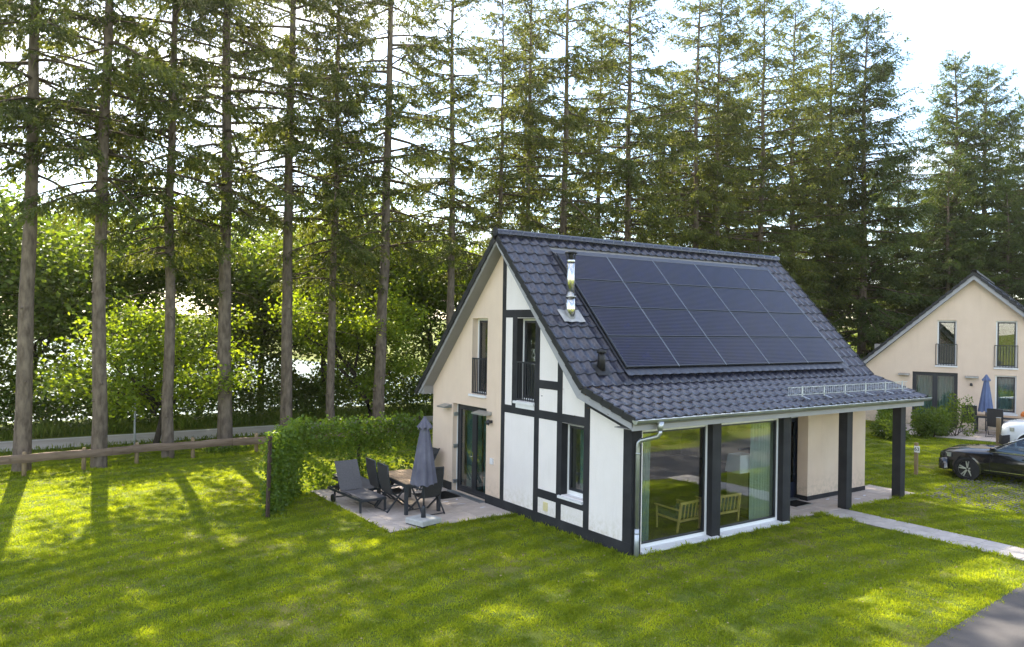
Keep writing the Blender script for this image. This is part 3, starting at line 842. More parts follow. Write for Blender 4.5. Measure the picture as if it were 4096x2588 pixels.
# black roof vent
VX, VY, VZ = 0.43, 1.45, 3.69
f_ = MB(); f_.tube([(VX,VY,VZ-0.05),(VX,VY,VZ+0.20),(VX-0.02,VY-0.02,VZ+0.34)],[0.095,0.085,0.07],14); f_.tube([(VX-0.02,VY-0.02,VZ+0.33),(VX-0.02,VY-0.02,VZ+0.40)],0.105,14)
f_.grid(lambda u,v: tuple(Vector((VX-0.2+0.4*u,VY,VZ)) + du*(-0.14+0.34*v) + nu_*(-0.008+0.02*math.sin(math.pi*u)*math.sin(math.pi*v)+0.01*v)), 8, 8)
f_.build('roof_vent', M['black_plastic'], HOUSE)
# snow guard on the porch roof
sg = MB()
lo = lambda x,h_: tuple(Vector((x,-0.05,2.985)) + Vector((0,0,1))*h_)
sg.bar(lo(4.95,0.055),lo(10.25,0.055),0.012); sg.bar(lo(4.95,0.235),lo(10.25,0.235),0.012)
for k in range(66): sg.bar(lo(4.99+k*0.08,0.05),lo(4.99+k*0.08,0.24),0.008)
sgo = sg.build('snow_guard', M['galv'], HOUSE)
for x in (5.52,6.41,7.30,8.22,9.16,10.01):
    b = MB(); b.bar(lo(x,-0.02),lo(x,0.26),0.045,0.012); b.bar((x,-0.06,3.0),(x,-0.27,2.945),0.04,0.01); b.build('guard_bracket', M['galv'], sgo)
# gutter and downpipe
gt = MB()
GY_, GZ_ = -0.475, 2.795
def gfn(u,v):
    t = math.pi*(1+u); return (X0T-0.03+v*(10.97), GY_+0.078*math.cos(t), GZ_+0.078*math.sin(t))
gt.grid(gfn, 10, 2); gt.tube([(X0T-0.03,GY_-0.078,GZ_+0.004),(10.595,GY_-0.078,GZ_+0.004)],0.012,6)
for xe in (X0T-0.03, 10.595):
    gt.prism([(GY_+0.078*math.cos(math.pi*(1+i/8)), GZ_+0.078*math.sin(math.pi*(1+i/8))) for i in range(9)], 'x', xe-0.002, xe+0.002)
gut = gt.build('gutter', M['zinc'], HOUSE)
for k in range(14):
    x = 0.55+k*0.76
    b = MB(); b.grid(lambda u,v: (x-0.012+0.024*v, GY_+0.083*math.cos(math.pi*(1+u)), GZ_+0.083*math.sin(math.pi*(1+u))), 8, 1); b.build('gutter_bracket', M['zinc'], gut)
dp = MB(); dp.tube([(0.30,GY_,2.74),(0.30,GY_,2.62),(0.30,GY_,2.56)],[0.085,0.06,0.047],14)
dp.tube([(0.30,GY_,2.58),(0.30,GY_,2.50),(0.285,GY_+0.04,2.44),(0.13,-0.12,2.33),(0.105,-0.075,2.28),(0.10,-0.07,2.18),(0.10,-0.07,0.02)],0.045,14)
dpo = dp.build('downpipe', M['zinc'], HOUSE)
for z in (0.45,2.05): b = MB(); b.tube([(0.10,-0.07,z),(0.10,-0.07,z+0.03)],0.052,14); b.build('pipe_clamp', M['zinc'], dpo)
b = MB(); b.tube([(0.10,-0.07,0.0),(0.10,-0.07,0.55)],0.050,14); b.build('standpipe', M['galv'], dpo)
# ------------------------------------------------------------------ trees
def tubes_np(paths, radii, n=5):
    """many tapered tubes: paths (b,k,3), radii (b,k)"""
    b, k, _ = paths.shape
    d = np.gradient(paths, axis=1); d = nrm(d)
    ref = np.where(np.abs(d[...,2:3]) > 0.9, np.array([1.0,0,0]), np.array([0,0,1.0]))
    a = nrm(np.cross(d, ref)); c = np.cross(d, a)
    t = 2*np.pi*np.arange(n)/n
    V = paths[:,:,None,:] + radii[:,:,None,None]*(a[:,:,None,:]*np.cos(t)[None,None,:,None] + c[:,:,None,:]*np.sin(t)[None,None,:,None])
    idx = np.arange(b*k*n).reshape(b,k,n)
    i0 = idx[:,:-1,:]; i1 = idx[:,1:,:]
    F = np.stack([i0, np.roll(i0,-1,2), np.roll(i1,-1,2), i1], -1).reshape(-1,4)
    return V.reshape(-1,3), F

def conifer_meshes(seed, H, r0, hb, Lmax, per_m=9.0, dens=1.0, droop=0.35, dead=14, nmat='needles', full=False):
    rng = np.random.default_rng(seed)
    # trunk
    k = 16
    z = np.linspace(0, H, k)
    wob = np.cumsum(rng.normal(size=(k,2))*0.03, 0); wob -= wob[0]
    tp = np.concatenate([wob, z[:,None]], 1)[None]
    rad = r0*(1-0.93*(z/H)**1.15); rad[0] *= 1.12
    V, F = tubes_np(tp, rad[None], 12)
    ks = 26
    kz = rng.uniform(1.0, hb*1.05, ks); ka = rng.uniform(0,6.28,ks); kr = np.interp(kz, z, rad); kl = rng.uniform(0.02,0.09,ks)
    kd = np.stack([np.cos(ka),np.sin(ka),np.full(ks,-0.15)],-1)
    kb = np.stack([np.interp(kz,z,tp[0,:,0]),np.interp(kz,z,tp[0,:,1]),kz],-1)
    kp = np.stack([kb+kd*(kr*0.8)[:,None], kb+kd*(kr+kl*0.6)[:,None], kb+kd*(kr+kl)[:,None]],1)
    Vk, Fk = tubes_np(kp, np.array([[0.045,0.028,0.012]])*np.ones((ks,1)), 5)
    F = np.concatenate([F, Fk+len(V)]); V = np.concatenate([V, Vk])
    trunk = fast_mesh('trunk', V, F, M['bark'], True)
    tx = lambda zz: np.stack([np.interp(zz, z, tp[0,:,0]), np.interp(zz, z, tp[0,:,1])], -1)
    # branches
    nb = int((H-hb)*per_m)
    bz = hb + (H-0.35-hb)*np.linspace(0,1,nb)**1.0 + rng.normal(size=nb)*0.15
    wh = 0.62; bz = 0.55*bz + 0.45*(np.round(bz/wh)*wh) + rng.normal(size=nb)*0.05
    bz = np.clip(bz, hb*0.9, H-0.2)
    t = np.clip((bz-hb)/(H-hb), 0, 1)
    prof = (1-t)**0.72
    if not full: prof = prof*np.minimum(1, 0.55+t*2.2)
    L = Lmax*prof*(0.35+0.85*rng.beta(1.6,1.3,nb)) + 0.25
    # a few live snags below the crown
    az = np.arange(nb)*2.39996 + rng.normal(size=nb)*0.5
    e0 = np.interp(t, [0,0.6,1], [-0.05,0.12,0.75]) + rng.normal(size=nb)*0.12
    s = np.linspace(0,1,6)
    rd = np.stack([np.cos(az), np.sin(az)], -1)
    base = np.concatenate([tx(bz), bz[:,None]], 1)
    sag = droop*(1-0.75*t)
    pth = np.zeros((nb,6,3))
    pth[:,:,:2] = base[:,None,:2] + rd[:,None,:]*(L[:,None]*s[None,:])[...,None]
    pth[:,:,2] = base[:,None,2] + L[:,None]*(np.tan(e0)[:,None]*s[None] - sag[:,None]*s[None]**2 + 0.16*s[None]**4)
    br = (0.012+0.012*L)[:,None]*(1-0.85*s[None])
    V1, F1 = tubes_np(pth, br, 4)
    # dead lower branches
    if dead:
        dz = rng.uniform(hb*0.72, hb+0.35*(H-hb), dead); da = rng.uniform(0,6.28,dead); dl_ = rng.uniform(0.8,2.6,dead)
        dp_ = np.zeros((dead,6,3)); b2 = np.concatenate([tx(dz), dz[:,None]],1)
        dp_[:,:,:2] = b2[:,None,:2] + np.stack([np.cos(da),np.sin(da)],-1)[:,None,:]*(dl_[:,None]*s[None])[...,None]
        dp_[:,:,2] = b2[:,None,2] + dl_[:,None]*(rng.uniform(-0.1,0.35,dead)[:,None]*s[None] - 0.35*s[None]**2)
        V2, F2 = tubes_np(dp_, 0.02*(1-0.8*s[None])*np.ones((dead,1)), 4)
        F1 = np.concatenate([F1, F2+len(V1)]); V1 = np.concatenate([V1, V2])
    branches = fast_mesh('branches', V1, F1, M['twig'])
    # twigs along each branch
    nt = np.maximum(2, (L*10*dens*rng.uniform(0.25,1.55,nb)).astype(int))
    bi = np.repeat(np.arange(nb), nt); N = len(bi)
    ss = rng.uniform(0.12,1.0,N)**0.8
    side = np.where(rng.random(N) < 0.5, -1, 1)
    fi = ss*5; i0 = np.minimum(fi.astype(int),4); fr_ = (fi-i0)[:,None]
    P = pth[bi,i0]*(1-fr_) + pth[bi,i0+1]*fr_
    tang = nrm(pth[bi,i0+1]-pth[bi,i0])
    lat = np.stack([-tang[:,1], tang[:,0], np.zeros(N)], -1)*side[:,None]
    tl = np.minimum(0.95, 0.22+0.32*L[bi])*(1.15-0.75*ss)*rng.uniform(0.55,1.2,N) + 0.08
    tdir = nrm(lat*rng.uniform(0.5,1.1,N)[:,None] + tang*rng.uniform(0.3,0.9,N)[:,None] + np.array([0,0,-1.0])*rng.uniform(0.05,0.75,N)[:,None])
    # sprays along each twig
    per = np.maximum(3, (tl*27).astype(int)); ti = np.repeat(np.arange(N), per); K_ = len(ti)
    u = rng.uniform(0,1,K_)
    SP = P[ti] + tdir[ti]*(u*tl[ti])[:,None]; SP[:,2] -= 0.20*tl[ti]*u**2
    sd = tdir[ti]*rng.uniform(0.3,1.0,K_)[:,None] + rng.normal(size=(K_,3))*0.42 + np.array([0,0,-0.30])
    V3, F3 = leaf_quads(SP, sd, rng.uniform(0.09,0.22,K_), rng.uniform(0.036,0.060,K_), rng, 0.05)
    crown = fast_mesh('crown', V3, F3, M[nmat])
    return trunk, branches, crown

def plant_tree(meshes, names, label, cat, loc, rz=0.0, sc=1.0, group=None, zs=1.0):
    t = thing(cat.replace(' ', '_') if cat != 'tree' else names[0], label, cat, loc, rz, group)
    t.scale = (sc, sc, sc*zs)
    for nm, me in zip(names[1:], meshes): link(nm, me, t)
    return t

CN = ('spruce_tree','trunk','branches','crown')
con = [conifer_meshes(11, 25, 0.22, 8.6, 4.4, 6.8, 1.06, 0.34),
       conifer_meshes(12, 24, 0.20, 7.6, 4.1, 6.8, 1.06, 0.42),
       conifer_meshes(13, 26, 0.21, 8.0, 4.4, 6.6, 1.06, 0.28),
       conifer_meshes(14, 25, 0.18, 6.4, 4.0, 7.2, 1.06, 0.45, dead=12),
       conifer_meshes(15, 24, 0.22, 4.6, 4.8, 9.0, 1.2, 0.30, dead=6),
       conifer_meshes(16, 22, 0.26, 1.6, 5.6, 12.0, 1.45, 0.30, dead=4, nmat='needles_dark', full=True),
       conifer_meshes(17, 17, 0.22, 1.2, 4.8, 13.0, 1.4, 0.26, dead=3, nmat='needles_dark', full=True),
       conifer_meshes(18, 25, 0.23, 7.2, 4.5, 6.6, 1.06, 0.38, dead=16)]
G_ROW = 'tall spruces in the row behind the lawn'
row = [(-9.646,15.965,0,1.06,'tall spruce at the left edge of the picture, thick bare trunk at the fence'),
       (-7.64,15.58,1,1.12,'second tall spruce from the left, leaning bare trunk just behind the fence rail'),
       (-5.50,16.30,3,1.02,'third tall spruce from the left, slim trunk beside the bent small tree'),
       (-3.448,17.15,7,1.08,'fourth tall spruce from the left, thick trunk with ivy at its foot'),
       (-1.20,17.3,2,1.05,'fifth tall spruce from the left, bare trunk behind the left end of the ivy screen'),
       (0.72,17.6,3,0.92,'slim spruce behind the middle of the ivy screen'),
       (2.80,17.8,7,1.06,'thick spruce behind the right end of the ivy screen'),
       (6.31,18.0,2,0.92,'spruce rising just left of the cottage gable'),
       (8.81,18.0,3,0.86,'slim grey-trunked spruce directly behind the ridge end of the cottage'),
       (10.48,18.2,3,0.95,'dark slim spruce behind the ridge, right of the gable peak'),
       (12.43,18.0,7,1.0,'thick spruce with bare trunk behind the flue'),
       (16.62,18.0,4,1.04,'spruce with dark drooping crown behind the left solar panels'),
       (21.68,18.0,2,0.98,'straight slim-trunked spruce behind the middle of the ridge'),
       (23.56,18.0,4,1.0,'dark-trunked spruce behind the right half of the ridge'),
       (27.18,18.0,4,1.05,'dense spruce behind the far end of the ridge'),
       (31.07,18.5,4,1.06,'dense spruce beyond the far end of the roof'),
       (35.76,19.0,4,1.10,'tall spruce, last but one of the row on the right'),
       (36.6,17.2,5,1.14,'tall spruce at the right end of the row, long branches against the sky')]
rz_ = random.Random(21)
for x,y,k,sc,lab in row:
    plant_tree(con[k], CN, lab, 'tree', (x,y,float(ground_h(x,y))-0.05), rz_.uniform(0,6.28), sc, G_ROW)
# second row, behind and to the right
back = [(19.5,23.5,4,0.95,'spruce of the second row seen over the middle of the ridge'),(26.0,24.0,5,0.95,'full spruce of the second row behind the far roof end'),
        (32.5,25.0,5,1.0,'full dark spruce of the second row right of the roof'),(40.0,23.0,4,1.0,'spruce with sunlit bare trunk beside the dark wood'),
        (14.2,24.0,2,0.9,'spruce of the second row seen behind the flue'),(44.0,19.0,5,0.78,'full spruce filling the gap before the neighbouring house')]
for x,y,k,sc,lab in back:
    plant_tree(con[k], CN, lab, 'tree', (x,y,float(ground_h(x,y))-0.05), rz_.uniform(0,6.28), sc, 'spruces of the second row')
# spruces behind the neighbouring house
right = [(46.0,16.0,5,1.08,'pointed full spruce left of the peak behind the neighbouring house'),(49.5,15.6,5,1.08,'second pointed full spruce behind the neighbouring house'),
         (53.0,14.2,5,1.0,'third full spruce behind the neighbouring house'),(56.0,11.8,5,0.92,'dark full spruce at the right edge of the picture'),
         (42.5,14.8,6,0.95,'lower spruce left of the neighbouring house'),(46.5,12.6,6,0.85,'low spruce directly behind the neighbouring roof'),(61.0,9.0,5,0.9,'far full spruce behind the neighbouring ridge')]
for x,y,k,sc,lab in right:
    plant_tree(con[k], CN, lab, 'tree', (x,y,float(ground_h(x,y))-0.05), rz_.uniform(0,6.28), sc, 'spruces behind the neighbouring house')

def leafy_meshes(seed, H, R_, r0, trunk_h, n_leaf, leaf, lmat, bmat='bark_dark', levels=3, squash=0.8, clump=0.55, bend=0.0, forks=4, low=0.0, droop=0.25):
    """broadleaf tree: forking limbs and leaves gathered round the twig ends"""
    rng = np.random.default_rng(seed)
    paths = []; rads = []; tips = []
    def grow(p, d, L, r, lev):
        pts = [p]; cur = p.copy(); dd = d.copy()
        for i in range(5):
            dd = nrm(dd + rng.normal(size=3)*0.16 + np.array([0,0,0.05])); cur = cur + dd*L/5; pts.append(cur.copy())
        paths.append(np.array(pts)); rads.append(np.linspace(r, r*0.55, 6))
        if lev >= levels:
            tips.extend([pts[-1], pts[3], pts[4]]); return
        nf = forks if lev == 0 else rng.integers(2,4)
        for k in range(nf):
            az = 2*np.pi*(k/nf) + rng.uniform(-0.6,0.6)
            spread = rng.uniform(0.55,1.05)
            side = np.array([np.cos(az), np.sin(az), 0.0])
            nd = nrm(dd*0.75 + side*spread + np.array([0,0,rng.uniform(-0.05,0.35)]))
            st = pts[rng.integers(3,6)] if lev else pts[rng.integers(3,6)]
            grow(st, nd, L*rng.uniform(0.62,0.85), r*0.52, lev+1)
        if lev >= 1: tips.extend([pts[-1], pts[3]])
    d0 = nrm(np.array([bend,0.3*bend,1.0]))
    grow(np.zeros(3), d0, trunk_h, r0, 0)
    if low:
        for k in range(int(low)):
            z = rng.uniform(0.18,0.6)*H; az = rng.uniform(0,6.28)
            grow(np.array([0,0,z]), nrm(np.array([np.cos(az),np.sin(az),0.25])), R_*rng.uniform(0.35,0.6), r0*0.35, levels-1)
    tips = np.array(tips)
    # fit the crown into its size
    c = tips.mean(0)
    sx = R_/max(1e-3, np.percentile(np.abs(tips[:,:2]-c[:2]), 92)); sz = (H-0.4)/max(1e-3, tips[:,2].max())
    S = np.array([sx,sx,sz])
    V, F = tubes_np(np.array(paths)*S, np.array(rads), 6)
    wood = fast_mesh('trunk', V, F, M[bmat], True)
    tips = tips*S
    N = n_leaf
    ci = rng.integers(0, len(tips), N)
    off = rng.normal(size=(N,3))*clump*np.array([1,1,0.62])
    P = tips[ci] + off
    P = P[P[:,2] > 0.25]; N = len(P)
    D = nrm(rng.normal(size=(N,3))*np.array([1,1,0.45])) + np.array([0,0,-droop])
    Vl, Fl = leaf_quads(P, D, rng.uniform(0.75,1.3,N)*leaf, rng.uniform(0.45,0.75,N)*leaf, rng, 0.06)
    return wood, fast_mesh('crown', Vl, Fl, M[lmat])
LN = ('leafy_tree','trunk','crown')
# two bright young trees in front of the road
young1 = leafy_meshes(34, 5.3, 2.3, 0.11, 2.0, 10500, 0.15, 'leaf_bright', 'bark_dark', 3, clump=0.34, bend=0.2, forks=5, low=8, droop=0.3)
young2 = leafy_meshes(32, 7.1, 2.2, 0.13, 2.9, 12500, 0.16, 'leaf_bright', 'bark_dark', 3, clump=0.34, forks=5, low=10, droop=0.5)
plant_tree(young1, LN, 'small bright green tree with a bent dark trunk beside the fence', 'tree', (-5.4,19.1,-0.03), 0.6, 1.06)
plant_tree(young2, LN, 'bright yellow-green young tree behind the ivy screen, left of the cottage', 'tree', (3.2,19.2,-0.03), 1.9, 1.0)
dk = [leafy_meshes(41, 10.0, 3.6, 0.20, 3.6, 22000, 0.19, 'leaf_dark', levels=3, clump=0.7, low=8),
      leafy_meshes(42, 11.0, 3.4, 0.20, 4.2, 22000, 0.19, 'leaf_dark', levels=3, clump=0.7, low=8),
      leafy_meshes(43, 8.0, 3.2, 0.15, 2.6, 26000, 0.19, 'leaf_mid', levels=3, clump=0.65, low=8)]
lake_trees = [(-22.0,29.0,0,1.05),(-16.5,28.0,1,1.05),(-12.5,28.2,2,1.3),(-8.8,28.8,2,1.05),(-5.4,28.4,2,1.3),(-1.4,30.2,1,1.0),(1.4,29.0,2,1.25),(4.6,28.2,1,1.05),
              (7.6,29.2,2,1.3),(10.8,27.6,2,1.2),(14.2,29.0,0,0.95),(18.2,28.2,1,0.86),(22.5,28.4,2,1.1),(27.0,30.0,0,0.9),(33.0,29.5,1,0.9),(38.5,28.0,2,1.15),(44.5,25.5,0,0.95),(50.0,23.0,1,0.9)]
ORD = ['first','second','third','fourth','fifth','sixth','seventh','eighth','ninth','tenth','eleventh','twelfth','thirteenth','fourteenth','fifteenth','sixteenth','seventeenth','eighteenth']
KINDS_ = ['broad dark leafy tree','tall dark leafy tree','lighter green leafy tree']
for i,(x,y,k,sc) in enumerate(lake_trees):
    plant_tree(dk[k], LN, '%s on the lake shore beyond the road, %s from the left' % (KINDS_[k], ORD[i]), 'tree', (x,y,float(ground_h(x,y))-0.05), rz_.uniform(0,6.28), sc, 'leafy trees along the lake shore')
# undergrowth along the shore and in the wood, tall verge grass
def leaf_mass(name, label, n, fn, leaf, lmat, seed, cat='undergrowth', flat=0.5):
    rng = np.random.default_rng(seed)
    P = fn(rng, n); N = len(P)
    D = nrm(rng.normal(size=(N,3))*np.array([1,1,flat])) + np.array([0,0,0.25])
    V, F = leaf_quads(P, D, rng.uniform(0.7,1.3,N)*leaf, rng.uniform(0.4,0.7,N)*leaf, rng, 0.05)
    return tag(link(name, fast_mesh(name, V, F, M[lmat])), label, cat, kind='stuff')
def bank(x0,x1,y0,y1,hmax,fx=0.5):
    def fn(rng, n):
        x = rng.uniform(x0,x1,n); y = y0+(y1-y0)*rng.beta(1.4,1.8,n)
        top = hmax*(0.35+0.65*(0.5+0.5*np.sin(x*fx*2.1+1.0)*np.sin(x*fx*0.83+y*0.7)))*(0.4+0.6*np.sin(np.pi*np.clip((y-y0)/(y1-y0),0.02,0.98)))
        z = top*rng.random(n)**0.6
        return np.stack([x,y,ground_h(x,y)+z], -1)
    return fn
leaf_mass('undergrowth', 'dark bushy undergrowth on the lake shore', 62000, bank(-26,24,25.6,29.6,4.4), 0.20, 'leaf_dark', 61)
leaf_mass('undergrowth', 'lighter green bushes in front of the lake shore trees', 24000, bank(-24,24,24.8,27.5,2.4,0.8), 0.17, 'leaf_mid', 63)
leaf_mass('undergrowth', 'dark bushy undergrowth in the wood on the right', 26000, bank(20,56,19.5,27,3.2,0.4), 0.22, 'leaf_dark', 62)
def blades(rng, P, h, w, lean=0.35):
    n = len(P)
    D = nrm(np.stack([rng.normal(size=n)*lean, rng.normal(size=n)*lean, np.ones(n)], -1))
    S = nrm(np.cross(D, rng.normal(size=(n,3))))
    h = h[:,None]; 
    tipd = nrm(D + rng.normal(size=(n,3))*0.3)
    V = np.stack([P - S*w/2, P + S*w/2, P + D*h*0.6 + S*w*0.3, P + D*h*0.55 + tipd*h*0.45], 1).reshape(-1,3)
    return V, np.arange(4*n).reshape(n,4)
rg = np.random.default_rng(71)
n = 26000
x = rg.uniform(-24,22,n); y = 23.0 + 2.6*rg.random(n)**0.8
V, F = blades(rg, np.stack([x,y,ground_h(x,y)],-1), rg.uniform(0.15,0.55,n)*(0.5+0.5*np.sin(x*1.3)**2), 0.02)
n2 = 7000
x = rg.uniform(-24,22,n2); y = 19.3+0.75*rg.random(n2)
V2, F2 = blades(rg, np.stack([x,y,ground_h(x,y)],-1), rg.uniform(0.08,0.25,n2), 0.018)
tag(link('verge_grass', fast_mesh('verge_grass', np.concatenate([V,V2]), np.concatenate([F,F2+len(V)]), M['tall_grass'])), 'tall sunlit grass along the lakeside road', 'grass', kind='stuff')

# ------------------------------------------------------------------ lawn grass: tufts scattered by geometry nodes
def tuft_object(name, seed, nbl, rad, hmin, hmax, w, m):
    rng = np.random.default_rng(seed)
    a = rng.uniform(0,6.28,nbl); r_ = rad*np.sqrt(rng.random(nbl))
    P = np.stack([r_*np.cos(a), r_*np.sin(a), np.full(nbl,-0.005)], -1)
    V, F = blades(rng, P, rng.uniform(hmin,hmax,nbl), w, 0.55)
    return bpy.data.objects.new(name, fast_mesh(name, V, F, m))
def scatter_group(name, tuft, smin, smax, seed):
    ng = bpy.data.node_groups.new(name, 'GeometryNodeTree')
    ng.interface.new_socket('Geometry', in_out='INPUT', socket_type='NodeSocketGeometry')
    ng.interface.new_socket('Geometry', in_out='OUTPUT', socket_type='NodeSocketGeometry')
    N = ng.nodes; Lk = ng.links
    gi = N.new('NodeGroupInput'); go = N.new('NodeGroupOutput')
    ip = N.new('GeometryNodeInstanceOnPoints'); oi = N.new('GeometryNodeObjectInfo')
    oi.inputs['Object'].default_value = tuft
    rv = N.new('FunctionNodeRandomValue'); rv.data_type = 'FLOAT_VECTOR'
    rv.inputs[0].default_value = (-0.12,-0.12,0); rv.inputs[1].default_value = (0.12,0.12,6.283); rv.inputs['Seed'].default_value = seed
    rs = N.new('FunctionNodeRandomValue'); rs.data_type = 'FLOAT'
    rs.inputs[2].default_value = smin; rs.inputs[3].default_value = smax; rs.inputs['Seed'].default_value = seed+1
    Lk.new(gi.outputs[0], ip.inputs['Points']); Lk.new(oi.outputs['Geometry'], ip.inputs['Instance'])
    Lk.new(rv.outputs[0], ip.inputs['Rotation']); Lk.new(rs.outputs[1], ip.inputs['Scale'])
    Lk.new(ip.outputs[0], go.inputs[0])
    return ng
def keep_off(x, y):
    """True where lawn grows"""
    k = ~((x > -3.30) & (x < 0.02) & (y > 4.10) & (y < 9.0))
    k &= ~((x > -0.02) & (x < 10.25) & (y > 0.0) & (y < 8.25))
    k &= ~((x > 0.25) & (x < 5.15) & (y > -0.05) & (y < 0.1))
    k &= ~((x > 6.63) & (x < 7.52) & (y < 0.15) & (y > -5.0))
    k &= ~((x > 5.15) & (x < 11.08) & (y > 0.14) & (y < 1.55))
    rr = np.where(x < 9, -4.62-0.115*(9-x), -4.62+0.02*np.maximum(x-9,0)**1.3)
    k &= y > rr + 0.03*np.sin(x*5.0) + 0.02*np.sin(x*13.1)
    k &= y < 20.05
    k &= ~((x > 19.2) & (x < 27.0) & (y > -1.0) & (y < 7.5) & (((x-25.0)*0.94+(y-5.0)*0.342) > -4.6))
    return k
tuftA = tuft_object('lawn_tuft', 81, 46, 0.14, 0.022, 0.060, 0.0085, M['grass_blade'])
rg = np.random.default_rng(82)
C0 = np.array([-10.925,-11.471]); FWD = np.array([math.cos(yaw), math.sin(yaw)]); RGT = np.array([math.sin(yaw), -math.cos(yaw)])
NPT = 150000
dep = np.sqrt(rg.uniform(8.0**2, 40.0**2, NPT)); lat_ = rg.uniform(-0.92,0.86,NPT)*dep
keepd = rg.random(NPT) < np.clip(1.35-dep/34.0, 0.25, 1.0)
dep = dep[keepd]; lat_ = lat_[keepd]
gxp = C0[0]+FWD[0]*dep+RGT[0]*lat_; gyp = C0[1]+FWD[1]*dep+RGT[1]*lat_
def fnoise(x, y, s, seed):
    r_ = np.random.default_rng(seed); o = np.zeros_like(x)
    for k in range(9):
        a = r_.uniform(0,6.28); f_ = s*r_.uniform(0.6,1.7); o += np.sin((x*np.cos(a)+y*np.sin(a))*f_+r_.uniform(0,6.28))
    return o/3.0
kk = keep_off(gxp, gyp) & (rg.random(len(gxp)) < 0.80+0.20*fnoise(gxp,gyp,2.6,5)+0.14*fnoise(gxp,gyp,9.0,6)); gxp, gyp = gxp[kk], gyp[kk]
pm = bpy.data.meshes.new('lawn_grass'); GP = np.stack([gxp,gyp,ground_h(gxp,gyp)],-1).astype(np.float32)
pm.vertices.add(len(GP)); pm.vertices.foreach_set('co', GP.ravel()); pm.update()
go_ = tag(link('lawn_grass', pm), 'short mown grass of the lawn', 'grass', kind='stuff')
md = go_.modifiers.new('scatter', 'NODES'); md.node_group = scatter_group('lawn_scatter', tuftA, 0.55, 1.45, 3)
# ragged longer grass along walls, slabs, posts and trunks
tuftB = tuft_object('edge_tuft', 83, 26, 0.07, 0.04, 0.13, 0.009, M['grass_blade'])
ep = []
def edge(x0,y0,x1,y1,n,j=0.06):
    t = rg.random(n); ep.append(np.stack([x0+(x1-x0)*t+rg.normal(size=n)*j, y0+(y1-y0)*t+rg.normal(size=n)*j], -1))
edge(-0.10,0.0,-0.10,4.0,46,0.05); edge(0.3,-0.16,5.1,-0.16,46,0.05); edge(-3.42,3.97,-0.1,3.96,44,0.03); edge(-3.42,4.1,-3.42,8.6,48,0.04)
edge(7.62,-4.5,7.62,0.0,36,0.04); edge(6.54,-4.5,6.54,0.0,36,0.04); edge(7.7,0.03,11.0,0.06,50,0.05); edge(5.2,0.05,6.6,0.05,26,0.05)
edge(-12,15.4,-2.7,16.0,150,0.12); edge(-4.9,6.9,-3.6,9.2,60,0.2)
for x,y,k,sc,lab in row[:4]: edge(x-0.4,y-0.35,x+0.4,y-0.35,14,0.1)
EP = np.concatenate(ep); EP = np.concatenate([EP, ground_h(EP[:,0],EP[:,1])[:,None]],1).astype(np.float32)
pm2 = bpy.data.meshes.new('edge_grass'); pm2.vertices.add(len(EP)); pm2.vertices.foreach_set('co', EP.ravel()); pm2.update()
ge = tag(link('edge_grass', pm2), 'longer ragged grass along slabs, walls and posts', 'grass', kind='stuff')
md = ge.modifiers.new('scatter', 'NODES'); md.node_group = scatter_group('edge_scatter', tuftB, 0.6, 1.3, 7)

# lawn across the access road (seen in the panes)
rg = np.random.default_rng(87); n = 9000
fx_ = rg.uniform(-6,26,n); fy_ = rg.uniform(-27,-9.6,n)
GP2 = np.stack([fx_,fy_,ground_h(fx_,fy_)],-1).astype(np.float32)
pm3 = bpy.data.meshes.new('far_lawn_grass'); pm3.vertices.add(len(GP2)); pm3.vertices.foreach_set('co', GP2.ravel()); pm3.update()
gf = tag(link('far_lawn_grass', pm3), 'grass of the lawn across the access road', 'grass', kind='stuff')
md = gf.modifiers.new('scatter', 'NODES'); md.node_group = scatter_group('far_scatter', tuftA, 1.6, 2.8, 9)
# small white clover heads, fallen leaves and straw on the lawn
n = 2600
dp2 = np.sqrt(rg.uniform(11.0**2, 30.0**2, n)); la2 = rg.uniform(-0.72,0.72,n)*dp2
lx = C0[0]+FWD[0]*dp2+RGT[0]*la2; ly = C0[1]+FWD[1]*dp2+RGT[1]*la2
k2 = keep_off(lx, ly); lx, ly = lx[k2], ly[k2]; n = len(lx)
P = np.stack([lx,ly,ground_h(lx,ly)+rg.uniform(0.02,0.05,n)],-1)
V, F = leaf_quads(P, nrm(rg.normal(size=(n,3))*np.array([1,1,0.2])), rg.uniform(0.03,0.07,n), rg.uniform(0.015,0.035,n), rg, 0.1)
M['straw'] = leafmat('straw', (0.20,0.14,0.07), (0.42,0.36,0.22), 0.3, (1.2,1.1,0.8), 0.8, 0.1)
tag(link('lawn_litter', fast_mesh('lawn_litter', V, F, M['straw'])), 'fallen leaves and straw scattered on the lawn', 'litter', kind='stuff')
# ------------------------------------------------------------------ log fence along the lawn
FENCE = thing('wooden_fence', 'low wooden fence of long half-log rails on short posts in front of the spruces', 'fence', (0,0,0))
fpts = [(-13.3,14.95),(-11.6,15.02),(-9.62,15.13),(-8.08,15.32),(-6.55,15.72),(-4.82,15.86),(-2.68,16.02),(-0.8,16.2),(1.2,16.35),(3.2,16.5)]
rf = random.Random(8)
pm_ = MB(); pm_.tube([(0,0,-0.2),(0,0,0.66),(0,0,0.71)],[0.065,0.062,0.045],10); pm_ = pm_.mesh('fence_post', M['post_wood'])
for x,y in fpts:
    o = link('fence_post', pm_, FENCE); o.location = (x,y,rf.uniform(-.03,.02)); o.rotation_euler = (rf.uniform(-.03,.03),rf.uniform(-.03,.03),rf.uniform(0,6))
def fz(x): return 0.52 - 0.012*(x+9.6)
ends = [(-14.5,-9.95),(-10.0,-6.75),(-7.3,-6.7),(-6.72,-2.95),(-3.55,-0.6),(-0.9,3.6)]
